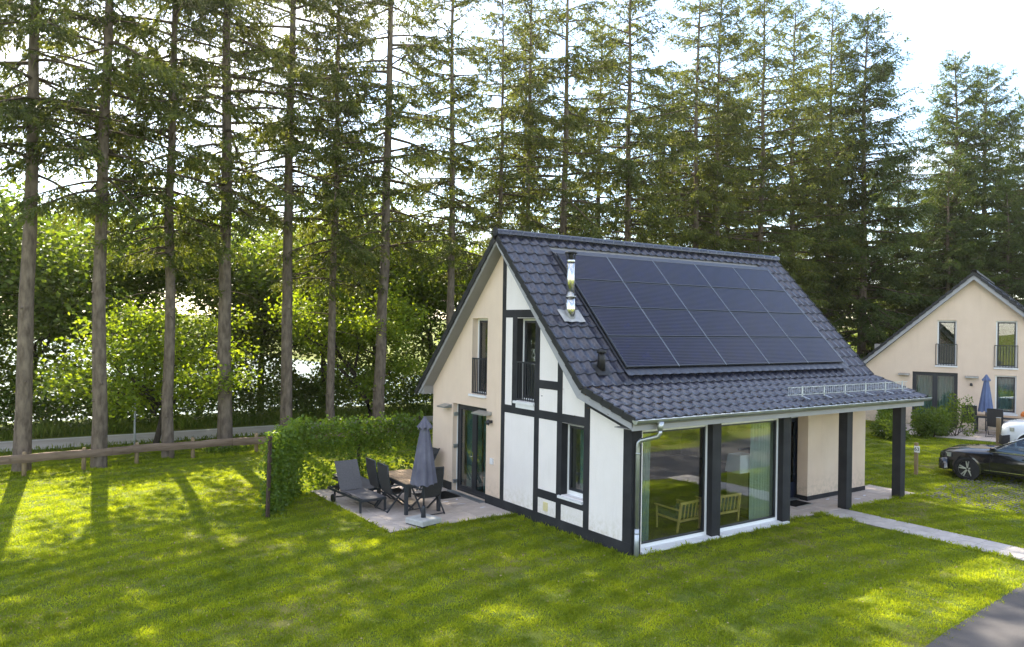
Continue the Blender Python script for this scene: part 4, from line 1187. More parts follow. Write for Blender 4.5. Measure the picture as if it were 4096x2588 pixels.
for i,(xa,xb) in enumerate(ends):
    fy = lambda x: float(np.interp(x,[p[0] for p in fpts],[p[1] for p in fpts])) - 0.095 - (0.045 if i in (2,4) else 0)
    n = 14; v = []; f = []
    hh = 0.125 if i != 2 else 0.118
    for k in range(n+1):
        x = xa+(xb-xa)*k/n; zc = fz(x)+0.012*math.sin(x*2.1+i); wob = 0.008*math.sin(x*7+i*2)
        for dy,dz in ((0.035,-hh+wob),(-0.02,-hh*0.9+wob),(-0.04,-hh*0.3),(-0.04,hh*0.35),(-0.02,hh*0.92-wob),(0.035,hh+wob)): v.append((x,fy(x)+dy,zc+dz))
    for k in range(n):
        for j in range(6): f.append((k*6+j,k*6+(j+1)%6,(k+1)*6+(j+1)%6,(k+1)*6+j))
    f += [tuple(range(6)), tuple(n*6+j for j in reversed(range(6)))]
    MB().add(v,f).build('rail', M['fence_wood'], FENCE)
# thin grey marker pole by the road
mp_ = thing('marker_pole', 'thin weathered grey pole standing beside the lakeside road', 'pole', (-6.05,19.3,0))
MB().tube([(0,0,-0.1),(0,0,1.75)],0.035,8).build('pole_shaft', M['concrete'], mp_)
MB().tube([(0,0,1.75),(0,0,1.80)],[0.045,0.03],8).build('pole_cap', M['concrete'], mp_)

# ------------------------------------------------------------------ ivy screen beside the patio
HEDGE = thing('ivy_screen', 'ivy-covered wire screen wrapping the corner of the patio', 'hedge', (-5.15,6.83,0))
hp = [(-5.15,6.83),(-4.45,7.75),(-3.85,8.75),(-3.55,9.05),(-1.8,8.98),(0.05,8.86)]
off = Vector((-5.15,6.83,0))
sp_ = MB(); sp_.box(-0.035,0.035,-0.035,0.035,-0.2,1.90); sp_ = sp_.mesh('screen_post', M['brown_steel'])
for x,y in ((-5.15,6.83),(-3.7,9.02),(-1.9,9.06),(0.0,8.98)):
    o = link('screen_post', sp_, HEDGE); o.location = (x+5.15,y-6.83,0)
    o.rotation_euler = (0.0,0.022 if x < -5 else 0.0,0.3)
mb = MB()
for (a,b) in zip(hp[:-1],hp[1:]):
    for z in (0.15,0.5,0.9,1.3,1.7): mb.bar((a[0]+5.15,a[1]-6.83,z),(b[0]+5.15,b[1]-6.83,z),0.006)
wire = tag(mb.build('screen_wires', M['anthracite'], HEDGE), kind='stuff')
def hedge_leaves(rng, n):
    seg = np.array(hp); d = np.diff(seg, axis=0); ln = np.linalg.norm(d,axis=1); cum = np.concatenate([[0],np.cumsum(ln)])
    t = rng.uniform(0,cum[-1],n); z = rng.uniform(0.02,1.0,n)
    # leaves thin out low down behind the table
    i = np.clip(np.searchsorted(cum,t)-1,0,len(ln)-1); u = (t-cum[i])/ln[i]
    p = seg[i]+d[i]*u[:,None]; nn = np.stack([-d[i,1],d[i,0]],-1)/ln[i][:,None]
    top = 1.92+0.03*np.sin(t*2.3)+0.03*np.sin(t*7.1)
    z = z*top
    clump = np.sin(t*3.1+z*2.0)*np.sin(z*4.3+t*1.1)
    long_ = t > cum[2]
    thick = np.where(long_, 0.05+0.20*smooth((z-0.95)/0.5), 0.18)
    keep = rng.random(n) < np.where(long_, 0.34+0.55*smooth((z-0.85)/0.45)+0.22*clump, 0.9+0.1*clump)
    offn = rng.normal(size=n)*thick*0.55
    # hanging overgrowth at the top
    zt_ = z + np.where(z > top-0.12, rng.normal(size=n)*0.05, 0)
    P = np.stack([p[:,0]+nn[:,0]*offn+5.15, p[:,1]+nn[:,1]*offn-6.83, zt_],-1)
    return P[keep]
rgh = np.random.default_rng(91)
P = hedge_leaves(rgh, 22000)
# a few loose shoots by the house wall and on top
sh = []
for k in range(26):
    t0 = rgh.uniform(0,1); a = np.array(hp[0])*(1-t0)+np.array(hp[-1])*t0
    bx = np.array([np.interp(t0,np.linspace(0,1,6),[p[0] for p in hp])+5.15, np.interp(t0,np.linspace(0,1,6),[p[1] for p in hp])-6.83, 1.86])
    dr2 = np.array([rgh.normal()*0.5, rgh.normal()*0.5, rgh.uniform(0.2,1.0)])
    for q in np.linspace(0,0.3,7): sh.append(bx+dr2*q+rgh.normal(size=3)*0.03)
for k in range(60): sh.append(np.array([5.15+0.0-rgh.random()*0.35, 8.72-6.83+rgh.normal()*0.08, 0.9+rgh.random()*0.9]))
P = np.concatenate([P, np.array(sh)])
N = len(P)
D = nrm(rgh.normal(size=(N,3))*np.array([1,1,0.5]))+np.array([0,0,-0.55])
V, F = leaf_quads(P, D, rgh.uniform(0.055,0.11,N), rgh.uniform(0.05,0.095,N), rgh, 0.10)
link('ivy', fast_mesh('ivy', V, F, M['ivy']), HEDGE)
# ivy at the foot of the fourth spruce
rgh = np.random.default_rng(92); n = 900
a = rgh.uniform(0,6.28,n); r_ = rgh.uniform(0.28,0.75,n); 
P = np.stack([r_*np.cos(a), r_*np.sin(a), np.maximum(0.02,(0.75-r_)*rgh.random(n)*0.7)],-1)
V, F = leaf_quads(P, nrm(rgh.normal(size=(n,3))), 0.09, 0.08, rgh, 0.1)
iv = tag(link('ivy_patch', fast_mesh('ivy_patch', V, F, M['ivy'])), 'low ivy round the foot of the fourth spruce', 'ivy', kind='stuff'); iv.location = (-3.45,17.0,0)

# ------------------------------------------------------------------ patio furniture
TB = thing('garden_table', 'garden table with brown slatted top and anthracite legs on the patio', 'table', (-1.86,6.08,0.024), R(-3))
hx, hy = 0.47, 0.90
ns = 8; sw = (2*hx-0.05)/ns
slm = MB().box(-sw/2+0.004,sw/2-0.004,-hy+0.025,hy-0.025,0.722,0.745).mesh('table_slat', M['table_wood'])
for k in range(ns): link('table_slat', slm, TB).location = (-hx+0.025+sw*(k+0.5),0,0)
mb = MB()
for (a,b,c_,d_) in ((-hx,hx,-hy,-hy+0.022),(-hx,hx,hy-0.022,hy),(-hx,-hx+0.022,-hy+0.022,hy-0.022),(hx-0.022,hx,-hy+0.022,hy-0.022)): mb.box(a,b,c_,d_,0.655,0.735)
mb.build('table_apron', M['alu_dark'], TB)
lgm = MB().box(-0.038,0.038,-0.038,0.038,0,0.655).mesh('leg', M['alu_dark'])
for sx_ in (-1,1):
    for sy_ in (-1,1): link('leg', lgm, TB).location = (sx_*(hx-0.04),sy_*(hy-0.04),0)

def make_chair(label, loc, rz, group='folding garden chairs of one set', tilt=0.20):
    """high-backed folding chair; local +y is where the sitter looks"""
    t = thing('garden_chair', label, 'chair', loc, rz, group)
    w = 0.27
    mb = MB(); mb.grid(lambda u,v: (-w+2*w*u, -0.20+0.44*v, 0.425+0.03*v-0.018*math.sin(math.pi*u)), 6, 4); mb.grid(lambda u,v: (w-2*w*u, -0.20+0.44*v, 0.417+0.03*v-0.018*math.sin(math.pi*u)), 6, 4)
    mb.build('seat', M['sling'], t)
    bk = lambda v: (-0.21-tilt*v*0.72-0.03*math.sin(math.pi*v), 0.43+0.70*v)
    mb = MB(); mb.grid(lambda u,v: (-w+2*w*u, bk(v)[0]+0.015*math.sin(math.pi*u), bk(v)[1]), 6, 8); mb.grid(lambda u,v: (w-2*w*u, bk(v)[0]-0.008+0.015*math.sin(math.pi*u), bk(v)[1]), 6, 8)
    mb.build('backrest', M['sling'], t)
    mb = MB()
    for s_ in (-1,1): mb.tube([(s_*w,bk(v)[0],bk(v)[1]) for v in (0,0.25,0.5,0.75,1.0)],0.016,6)
    mb.tube([(-w,bk(1)[0],bk(1)[1]),(0,bk(1)[0]-0.02,bk(1)[1]+0.012),(w,bk(1)[0],bk(1)[1])],0.017,6)
    mb.build('back_frame', M['alu_dark'], t)
    for s_ in (-1,1):
        MB().bar((s_*(w+0.03),-0.38,0.01),(s_*(w+0.03),0.16,0.63),0.022,0.04).build('leg', M['alu_dark'], t)
        MB().bar((s_*(w+0.005),0.36,0.01),(s_*(w+0.005),-0.22,0.46),0.022,0.04).build('leg', M['alu_dark'], t)
        MB().box(s_*(w+0.03)-0.028,s_*(w+0.03)+0.028,-0.27,0.22,0.63,0.655).build('armrest', M['alu_dark'], t)
    mb = MB(); mb.bar((-w,-0.36,0.03),(w,-0.36,0.03),0.02); mb.build('stretcher', M['alu_dark'], t)
    mb = MB(); mb.bar((-w,0.34,0.03),(w,0.34,0.03),0.02); mb.build('stretcher', M['alu_dark'], t)
    return t
make_chair('folding chair nearest the lounger, its back to the lawn', (-2.28,5.95,0.024), R(-88))
make_chair('folding chair next to the ivy screen, second along the table', (-2.24,6.72,0.024), R(-90))
make_chair('folding chair at the near end of the table behind the parasol pole', (-1.82,5.22,0.024), R(4))
fc = thing('folded_chair', 'folded garden chair leaning against the beige wall', 'chair', (-0.42,7.75,0.024), R(90), 'folding garden chairs of one set')
mb = MB(); mb.grid(lambda u,v: (-0.25+0.5*u, 0.10-0.33*v, 0.55+0.55*v), 4, 4); mb.grid(lambda u,v: (0.25-0.5*u, 0.108-0.33*v, 0.55+0.55*v), 4, 4); mb.build('backrest', M['sling'], fc)
mb = MB(); mb.grid(lambda u,v: (-0.25+0.5*u, 0.17-0.25*v, 0.50+0.42*v), 4, 4); mb.grid(lambda u,v: (0.25-0.5*u, 0.178-0.25*v, 0.50+0.42*v), 4, 4); mb.build('seat', M['sling'], fc)
for s_ in (-1,1):
    MB().bar((s_*0.27,0.36,0.01),(s_*0.27,-0.24,1.12),0.022,0.035).build('leg', M['alu_dark'], fc)
    MB().bar((s_*0.24,0.44,0.01),(s_*0.24,-0.12,0.98),0.022,0.035).build('leg', M['alu_dark'], fc)
    MB().bar((s_*0.30,0.30,0.40),(s_*0.30,0.02,0.90),0.04,0.025).build('armrest', M['alu_dark'], fc)

def make_lounger(label, loc, rz, back):
    """local y from foot (0) to head (1.95)"""
    t = thing('sun_lounger', label, 'lounger', loc, rz, 'grey sling sun loungers')
    w = 0.33; z0 = 0.33
    mb = MB()
    for s_ in (-1,1): mb.bar((s_*w,0.0,z0-0.03),(s_*w,1.9,z0-0.03),0.03,0.055)
    mb.bar((-w,0.0,z0-0.03),(w,0.0,z0-0.03),0.03,0.055); mb.bar((-w,1.9,z0-0.03),(w,1.9,z0-0.03),0.03,0.05)
    mb.build('frame', M['alu_dark'], t)
    mb = MB(); mb.grid(lambda u,v: (-w+0.015+(2*w-0.03)*u, 0.01+1.18*v, z0+0.012-0.022*math.sin(math.pi*u)+0.01*math.sin(math.pi*v)), 6, 6)
    mb.grid(lambda u,v: (w-0.015-(2*w-0.03)*u, 0.01+1.18*v, z0+0.006-0.022*math.sin(math.pi*u)+0.01*math.sin(math.pi*v)), 6, 6); mb.build('seat_sling', M['sling_grey'], t)
    c_, s2 = math.cos(back), math.sin(back)
    mb = MB(); mb.grid(lambda u,v: (-w+0.015+(2*w-0.03)*u, 1.20+0.78*v*c_+0.02*math.sin(math.pi*u)*s2, z0+0.012+0.78*v*s2-0.01*math.sin(math.pi*u)), 6, 6)
    mb.grid(lambda u,v: (w-0.015-(2*w-0.03)*u, 1.206+0.78*v*c_+0.02*math.sin(math.pi*u)*s2, z0+0.006+0.78*v*s2-0.01*math.sin(math.pi*u)), 6, 6); mb.build('backrest', M['sling_grey'], t)
    for s_ in (-1,1):
        MB().box(s_*w-0.022,s_*w+0.022,0.03,0.075,0,z0-0.05).build('leg', M['alu_dark'], t)
        MB().box(s_*w-0.018,s_*w+0.018,1.46,1.50,0.10,z0-0.05).build('leg', M['alu_dark'], t)
        MB().tube([(s_*(w+0.02),1.48,0.105),(s_*(w+0.065),1.48,0.105)],0.105,18).build('wheel', M['black_plastic'], t)
    MB().bar((-w,1.48,0.13),(w,1.48,0.13),0.03).build('axle', M['alu_dark'], t)
    return t
make_lounger('grey sun lounger with raised backrest at the lawn edge of the patio', (-2.86,5.92,0.024), R(3), R(62))
make_lounger('flat grey sun lounger behind, between the raised one and the ivy screen', (-2.35,7.02,0.024), R(1), R(4))

# closed parasol
PA = thing('parasol', 'closed grey parasol on a square concrete base at the patio edge', 'parasol', (-2.37,4.31,0.024), R(8))
def canopy(v, nf=8):
    # v 0 bottom .. 1 top
    zz = 0.92+1.36*v; rr = 0.205*(1-v)**0.85+0.072
    return zz, rr
mb = MB()
def cfn(u,v):
    zz, rr = canopy(v); t = 2*math.pi*u
    fold = 1+0.13*math.sin(8*t)*(1-0.6*v)+0.06*math.sin(3*t+1.5)*(1-v)
    return (rr*fold*math.cos(t), rr*fold*math.sin(t), zz+0.025*math.sin(8*t+1)*(1-v)**3)
mb.grid(cfn, 96, 14); mb.build('canopy', M['umbrella'], PA)
mb = MB()
def tfn(u,v):
    t = 2*math.pi*u; rr = 0.045+0.115*(1-v)**0.9; f_ = 1+0.16*math.sin(8*t)*(1-v)
    return (rr*f_*math.cos(t), rr*f_*math.sin(t), 2.19+0.23*v+0.04*math.sin(8*t)*(1-v)**2)
mb.grid(tfn, 64, 6); mb.tube([(0,0,2.41),(0,0,2.45)],[0.045,0.03],10); mb.build('top_flap', M['umbrella'], PA)
MB().tube([(0,0,0.1),(0,0,2.40)],0.024,10).build('pole', M['alu_dark'], PA)
bs = thing('parasol_stand', 'square concrete parasol base block with grey tube at the patio edge', 'stand', (-2.37,4.31,0.024), R(14))
mb = MB(); v = [(-.29,-.29,.03),(.29,-.29,.03),(.29,.29,.03),(-.29,.29,.03)]; v += [(p[0],p[1],.13) for p in v]+[(p[0]*.95,p[1]*.95,.15) for p in v]
mb.add(v,[(3,2,1,0),(0,1,5,4),(1,2,6,5),(2,3,7,6),(3,0,4,7),(4,5,9,8),(5,6,10,9),(6,7,11,10),(7,4,8,11),(8,9,10,11)]); mb.build('block', M['concrete'], bs)
MB().box(-.275,.275,-.275,.275,0,.03).build('foot', M['black_plastic'], bs)
MB().tube([(0,0,0.12),(0,0,0.36),(0,0,0.42)],[0.062,0.045,0.038],12).build('tube', M['alu_dark'], bs)

def doormat(label, x0,x1,y0,y1, strip=False, z=0.026):
    t = thing('doormat', label, 'doormat', ((x0+x1)/2,(y0+y1)/2,z), R(1.5))
    a, b = (x1-x0)/2, (y1-y0)/2
    MB().box(-a,a,-b,b,0,0.014).build('rubber_mat', M['mat_black'], t)
    MB().box(-a-0.012,a+0.012,-b-0.012,b+0.012,0,0.006).build('mat_edge', M['black_plastic'], t)
    if strip: MB().box(-a,a,-b-0.05,-b-0.012,0,0.012).build('metal_strip', M['zinc'], t)
doormat('black doormat on the patio in front of the french door', -0.78,-0.20,6.28,7.05)
doormat('black doormat with metal edge on the porch before the front door', 6.62,7.30,0.86,1.32, True)

# ------------------------------------------------------------------ behind the big panes
def armchair(label, loc, rz):
    t = thing('armchair', label, 'armchair', loc, rz, 'wooden armchairs behind the panes')
    w = 0.36
    for s_ in (-1,1):
        MB().bar((s_*w,-0.02,0),(s_*(w-0.02),-0.10,0.66),0.035,0.04).build('leg', M['yellow_wood'], t)
        MB().bar((s_*w,0.58,0),(s_*(w-0.01),0.60,0.50),0.035,0.04).build('leg', M['yellow_wood'], t)
        MB().bar((s_*w,-0.08,0.50),(s_*w,0.64,0.52),0.05,0.03).build('armrest', M['yellow_wood'], t)
        MB().bar((s_*w,-0.03,0.27),(s_*w,0.60,0.30),0.025,0.045).build('side_rail', M['yellow_wood'], t)
    MB().bar((-w,-0.105,0.65),(w,-0.105,0.65),0.03,0.055).build('top_rail', M['yellow_wood'], t)
    MB().bar((-w,-0.04,0.25),(w,-0.04,0.25),0.03,0.05).build('bottom_rail', M['yellow_wood'], t)
    for k in range(6):
        x = -w+0.06+(2*w-0.12)*k/5
        MB().bar((x,-0.045,0.26),(x,-0.10,0.64),0.024,0.016).build('back_slat', M['yellow_wood'], t)
    MB().box(-w+0.03,w-0.03,0.02,0.62,0.29,0.40).build('cushion', M['seat_grey'], t)
    MB().box(-w+0.04,w-0.04,0.0,0.07,0.38,0.62).build('back_cushion', M['seat_grey'], t)
armchair('yellow wooden slat-back armchair behind the left big window', (2.22,0.52,0.10), R(2))
armchair('yellow wooden slat-back armchair behind the right big window', (3.53,0.52,0.10), R(-1))
FLp = thing('floor_lamp', 'floor lamp with square white shade on a black arm behind the window', 'lamp', (4.46,0.62,0.10))
MB().box(-0.15,0.15,-0.15,0.15,0,0.03).build('base', M['black_plastic'], FLp)
MB().box(-0.03,0.03,-0.02,0.02,0.03,1.62).build('stem', M['black_plastic'], FLp)
MB().box(-0.42,0.03,-0.02,0.02,1.62,1.66).build('arm', M['black_plastic'], FLp)
mb = MB(); v = [(-0.63,-0.22,1.12),(-0.05,-0.22,1.12),(-0.05,0.22,1.12),(-0.63,0.22,1.12),(-0.58,-0.18,1.53),(-0.10,-0.18,1.53),(-0.10,0.18,1.53),(-0.58,0.18,1.53)]
mb.add(v,[(0,1,5,4),(1,2,6,5),(2,3,7,6),(3,0,4,7)]); mb.build('lamp_shade', M['lampshade'], FLp)
def curtain(label, ax, a0, a1, d, z0, z1, folds, m='curtain', amp=0.035):
    mb = MB()
    def fn(u,v):
        a = a0+(a1-a0)*u; w_ = d+amp*math.sin(u*folds*2*math.pi)*(0.75+0.25*v)+0.012*math.sin(u*folds*5.1+2+v*2)
        return (w_,a,z0+(z1-z0)*v) if ax == 'x' else (a,w_,z0+(z1-z0)*v)
    mb.grid(fn, int(folds*10), 6)
    return tag(mb.build('curtain', M[m]), label, 'curtain')
curtain('pale curtain bunched at the corner of the left big window', 'y', 0.46,0.86, 0.36, 0.11,2.48, 5)
curtain('wide pale curtain drawn at the right end of the big windows', 'y', 4.14,4.95, 0.36, 0.11,2.48, 8)
curtain('teal curtain behind the ground floor window in the timbered wall', 'x', 1.50,2.10, 0.42, 0.12,2.48, 6, 'curtain_dark')
curtain('teal curtain behind the left leaf of the french door', 'x', 6.30,7.02, 0.46, 0.12,2.48, 8, 'curtain_dark')
curtain('teal curtain behind the right leaf of the french door', 'x', 5.42,6.16, 0.46, 0.12,2.48, 8, 'curtain_dark')
curtain('pale curtain behind the upper window in the beige wall', 'x', 5.40,5.72, 0.42, 2.68,4.75, 4)
curtain('pale curtain behind the upper window in the timbered wall', 'x', 3.30,3.66, 0.42, 2.68,4.75, 4)

# ------------------------------------------------------------------ number post
SP = thing('number_post', 'short wooden post carrying a white plate with the number 63', 'post', (13.6,1.43,float(ground_h(13.6,1.43))))
MB().box(-0.045,0.045,-0.045,0.045,-0.2,1.0).build('post_shaft', M['post_wood'], SP)
pl = MB().box(-0.055,-0.045,-0.13,0.045,0.70,0.90).build('number_plate', M['sign_white'], SP)
tc_ = bpy.data.curves.new('number', 'FONT'); tc_.body = '63'; tc_.size = 0.16; tc_.align_x = 'CENTER'; tc_.align_y = 'CENTER'; tc_.extrude = 0.001
tc_.materials.append(M['ink'])
tmp_ = bpy.data.objects.new('number', tc_); COL.objects.link(tmp_); bpy.context.view_layer.update()
nme = bpy.data.meshes.new_from_object(tmp_.evaluated_get(bpy.context.evaluated_depsgraph_get())); bpy.data.objects.remove(tmp_)
tx_ = link('number', nme, pl); tx_.location = (-0.0575,-0.042,0.80); tx_.rotation_euler = (R(90),0,R(-90))

# grass grid pavers of the parking bay
GP_ = MB(); rgp = random.Random(17); cnt = 0
zt_ = lambda x,y: float(ground_h(x,y))
for i in range(46):
    for j in range(46):
        x = 11.0+i*0.105; y = -4.3+j*0.105
        u = (x-11.0)/4.6
        lim_hi = -0.15+0.05*x*0 - 0.02*i; 
        if y > 0.15-0.0*x or y < -4.4: continue
        d = math.hypot((x-12.9)/2.2,(y+1.9)/2.0)
        if rgp.random() < 0.25+0.7*max(0,d-0.55): continue
        z = zt_(x,y)
        s_ = 0.026
        GP_.box(x-s_,x+s_,y-s_*0.8,y+s_*0.8,z-0.05,z+0.030)
tag(GP_.build('grid_pavers', M['grid_concrete']), 'worn concrete grass grid of the parking bay', 'paving', kind='stuff')

# ------------------------------------------------------------------ cars
def loft(name, secs, m, parent, sm=True):
    n = len(secs[0]); v = [p for s_ in secs for p in s_]; f = []
    for k in range(len(secs)-1):
        for i in range(n-1): f.append((k*n+i,k*n+i+1,(k+1)*n+i+1,(k+1)*n+i))
    f.append(tuple(reversed(range(n)))); f.append(tuple((len(secs)-1)*n+i for i in range(n)))
    o = MB().add(v,f,sm).build(name, m, parent); return o
def make_car(label, loc, rz, paint, L=4.85, Wd=0.91, belt=0.93, roofz=1.46, wagon=True, bump=0.0, group=None):
    """local +x is forward, origin on the ground below the front axle"""
    t = thing('parked_car', label, 'car', loc, rz, group)
    fx = 0.86; wb = 2.80; rx = -wb
    # lower body: sections along x, each a half ring left-right
    hood = [(fx,0.44,0.58,0.30),(fx-0.06,0.52,0.74,0.72),(fx-0.25,0.60,0.84,0.80),(fx-0.60,0.66,0.895,0.86),(0.0,0.70,0.92,0.89),(-0.45,0.72,0.955,0.905),(-0.75,0.74,0.985,0.91),(-1.4,0.76,0.975,0.915),(-2.2,0.78,0.985,0.915),(rx,0.78,0.995,0.91),(rx-0.6,0.78,1.0,0.88),(rx-1.05,0.70,0.98,0.80),(rx-1.15,0.5,0.80,0.70)]
    secs = []
    for x,zb,zt2,hw in hood:
        hw *= Wd/0.91; zt2 += bump
        lo_ = 0.24 if x < fx-0.1 else 0.26
        pts = [(-hw*0.93,lo_),(-hw*0.99,lo_+0.10),(-hw,(lo_+zt2)/2),(-hw*0.985,zt2-0.13),(-hw*0.93,zt2-0.045),(-hw*0.62,zt2+0.012),(0,zt2+0.028)]
        ring = pts + [(-a,b) for a,b in reversed(pts[:-1])]
        secs.append([(x,a,b) for a,b in ring])
    body = loft('body', secs, M[paint], t)
    # wheel-arch recesses: dark discs proud of the side plus wheels
    for xw in (0.0, rx):
        for s_ in (-1,1):
            yw = s_*(Wd-0.015)
            ar = MB(); ar.tube([(xw,yw-0.10*s_,0.33),(xw,yw+0.002*s_,0.33)],0.362,28); ar.build('wheel_arch', M['car_inner'], t)
            lip = MB()
            lip.grid(lambda u,v: (xw+(0.360+0.045*v)*math.cos(math.pi*(-0.12+1.24*u)), yw+s_*(0.012-0.006*v), 0.33+(0.360+0.045*v)*math.sin(math.pi*(-0.12+1.24*u))), 20, 1); lip.build('arch_lip', M[paint], t)
            st = R(18) if xw == 0.0 else 0.0
            wh = link('wheel', None, t); wh.location = (xw, s_*(Wd-0.10), 0.325); wh.rotation_euler = (0,0,st)
            ty = MB(); ty.grid(lambda u,v: ((0.325-0.02*abs(2*v-1)**3-0.0)*math.cos(2*math.pi*u), (v-0.5)*0.225, (0.325-0.02*abs(2*v-1)**3)*math.sin(2*math.pi*u)), 28, 6)
            ty.grid(lambda u,v: ((0.305-0.065*v)*math.cos(2*math.pi*u), s_*(0.1125-0.01*v), (0.305-0.065*v)*math.sin(2*math.pi*u)), 28, 2); ty.build('tyre', M['tyre'], wh)
            rm = MB(); rm.tube([(0,s_*0.045,0),(0,s_*0.055,0)],0.215,24); rm.build('brake_disc', M['car_inner'], wh)
            sp2 = MB()
            for k in range(5):
                a = 2*math.pi*k/5+0.3
                for da in (-0.16,0.16): sp2.bar((0.03*math.cos(a),s_*0.095,0.03*math.sin(a)),(0.235*math.cos(a+da),s_*0.108,0.235*math.sin(a+da)),0.034,0.03)
            sp2.grid(lambda u,v: ((0.232+0.014*v)*math.cos(2*math.pi*u), s_*(0.06+0.052*v), (0.232+0.014*v)*math.sin(2*math.pi*u)), 28, 1); sp2.build('rim', M['alloy'], wh)
    # greenhouse
    bz = belt+bump
    prof = [(-0.55,bz+0.03,0.80),(-1.42,roofz-0.03,0.60),(-1.75,roofz,0.61),(-2.6,roofz,0.61),(-3.15,roofz-0.035,0.59),(-3.75,bz+0.05,0.70)] if wagon else [(-0.25,bz+0.05,0.80),(-1.25,roofz-0.03,0.62),(-1.6,roofz,0.63),(-2.5,roofz,0.63),(-3.05,roofz-0.06,0.60),(-3.45,bz+0.1,0.72)]
    sf = Wd/0.91
    rf_ = [[(x,-hw*sf,z-0.05 if 0<i<5 else z),(x,-hw*sf*0.86,z),(x,0,z+0.02),(x,hw*sf*0.86,z),(x,hw*sf,z-0.05 if 0<i<5 else z)] for i,(x,z,hw) in enumerate(prof)]
    loft('roof_panel', rf_[1:5], M[paint], t)
    MB().add([rf_[0][0],rf_[0][4],rf_[1][3],rf_[1][1]],[(0,1,2,3)]).build('windscreen', M['car_glass'], t)
    MB().add([rf_[4][1],rf_[4][3],rf_[5][4],rf_[5][0]],[(0,1,2,3)]).build('rear_window', M['car_glass'], t)
    for s_ in (-1,1):
        i_ = 0 if s_ < 0 else 4
        P_ = [Vector(r_[i_]) for r_ in rf_]
        sb = lambda x: Vector((x, s_*0.865*sf, bz-0.0))
        cuts = [(-0.70,-0.98),(-1.62,-1.68),(-1.72,-1.76),(-2.66,-2.68),(-2.74,-2.78),(-3.5,-3.2)]
        def top(x): 
            xs_ = [p.x for p in P_][::-1]
            return Vector((x, float(np.interp(x,xs_,[p.y for p in P_][::-1])), float(np.interp(x,xs_,[p.z for p in P_][::-1]))-0.02))
        for (a0_,a1_),(b0_,b1_) in zip(cuts[0::2],cuts[1::2]):
            g_ = MB(); pts = [sb(a0_),sb(b0_),top(b1_),top((a1_+b1_)/2),top(a1_)]
            if a0_ == -0.70: pts = [sb(a0_),sb(b0_),top(b1_),top(-1.35),top(-1.0)]
            g_.add([p+Vector((0,s_*0.004,0)) for p in pts],[tuple(range(5)) if s_<0 else tuple(reversed(range(5)))]); g_.build('side_window', M['car_glass'], t)
        # pillars / door frames behind the panes
        for (a,b) in (((-0.58),(-0.95)),((-1.67),(-1.72)),((-2.70),(-2.73)),((-3.55),(-3.2))):
            p_ = MB(); p_.bar(sb(a)-Vector((0,s_*0.012,0)), top(b)-Vector((0,s_*0.012,0)), 0.07, 0.03); p_.build('pillar', M[paint], t)
        st_ = MB(); st_.bar(sb(-0.52)+Vector((0,s_*0.012,0)), sb(-3.5)+Vector((0,s_*0.012,0)), 0.012, 0.028); st_.build('belt_strip', M['chrome'], t)
        rl = MB(); rl.tube([tuple(top(x)+Vector((0,0,0.03))) for x in (-0.85,-1.2,-1.45,-1.75,-2.6,-3.1)],0.011,6); rl.build('window_trim', M['chrome'], t)
        mi = MB(); mi.grid(lambda u,v: (-0.72-0.10*math.cos(math.pi*u)*0.5+0.0, s_*(0.90*sf+0.12*v), bz+0.07+0.06*math.sin(math.pi*2*u)), 10, 3); mi.box(-0.80,-0.66,s_*0.90*sf-0.02 if s_>0 else -1.05*sf, 1.05*sf if s_>0 else -0.90*sf+0.02, bz+0.02, bz+0.12); mi.build('mirror', M[paint], t)
        for xh in (-1.45,-2.5):
            hd = MB(); hd.bar((xh,s_*0.925*sf,bz-0.14),(xh-0.2,s_*0.925*sf,bz-0.14),0.02,0.03); hd.build('door_handle', M[paint], t)
        for xg in (-0.62,-1.70,-2.62):
            sm_ = MB(); sm_.box(xg-0.005,xg+0.005,s_*0.906*sf-0.006,s_*0.906*sf+0.006,0.30,bz-0.03); sm_.build('door_seam', M['car_inner'], t)
        sk = MB(); sk.bar((-0.48,s_*0.905*sf,0.36),(-2.4,s_*0.905*sf,0.36),0.012,0.014); sk.build('sill_strip', M['chrome'], t)
        # headlight wraps round the corner
        hl = MB(); hl.grid(lambda u,v: (fx-0.03-0.40*u**1.6, s_*(0.46+0.40*u)*sf, 0.60+bump*0.6+0.035*u+(0.13)*v), 8, 2)
        hl.grid(lambda u,v: (fx-0.005-0.40*u**1.6, s_*(0.47+0.41*u)*sf, 0.60+bump*0.6+0.035*u+(0.13)*v), 8, 2); hl.build('headlight', M['headlight'], t)
    # front: grille and lower bumper
    MB().box(fx-0.03,fx+0.012,-0.32,0.32,0.52+bump*0.5,0.70+bump*0.5).build('grille', M['car_inner'], t)
    bp_ = [[(x,-hw,z),(x,-hw,z+h_),(x,hw,z+h_),(x,hw,z)] for x,hw,z,h_ in ((fx+0.05,0.50*sf,0.24,0.24),(fx-0.04,0.72*sf,0.22,0.32),(fx-0.30,0.885*sf,0.22,0.38))]
    loft('bumper', bp_, M[paint] if not bump else M['car_inner'], t)
    MB().bar((fx+0.055,-0.5*sf,0.30),(fx+0.055,0.5*sf,0.30),0.012,0.02).build('bumper_trim', M[paint], t)
    MB().box(-3.3,-0.7,-0.78*sf,0.78*sf,0.30,0.62).build('cabin_floor', M['car_inner'], t)
    for xs_ in (-1.55,-2.5):
        for s_ in (-0.38,0.38):
            MB().box(xs_-0.12,xs_+0.03,s_-0.25,s_+0.25,0.6,1.18).build('seat', M['car_inner'], t)
    return t
cz = float(ground_h(14.2,0.3))
make_car('black estate car parked on the grass grid', (14.82,0.22,cz), R(99), 'car_black')
make_car('white car with dark bumper parked by the neighbouring patio', (20.2,0.85,float(ground_h(20.2,0.85))), R(110), 'car_white', wagon=False, bump=0.16, roofz=1.62)

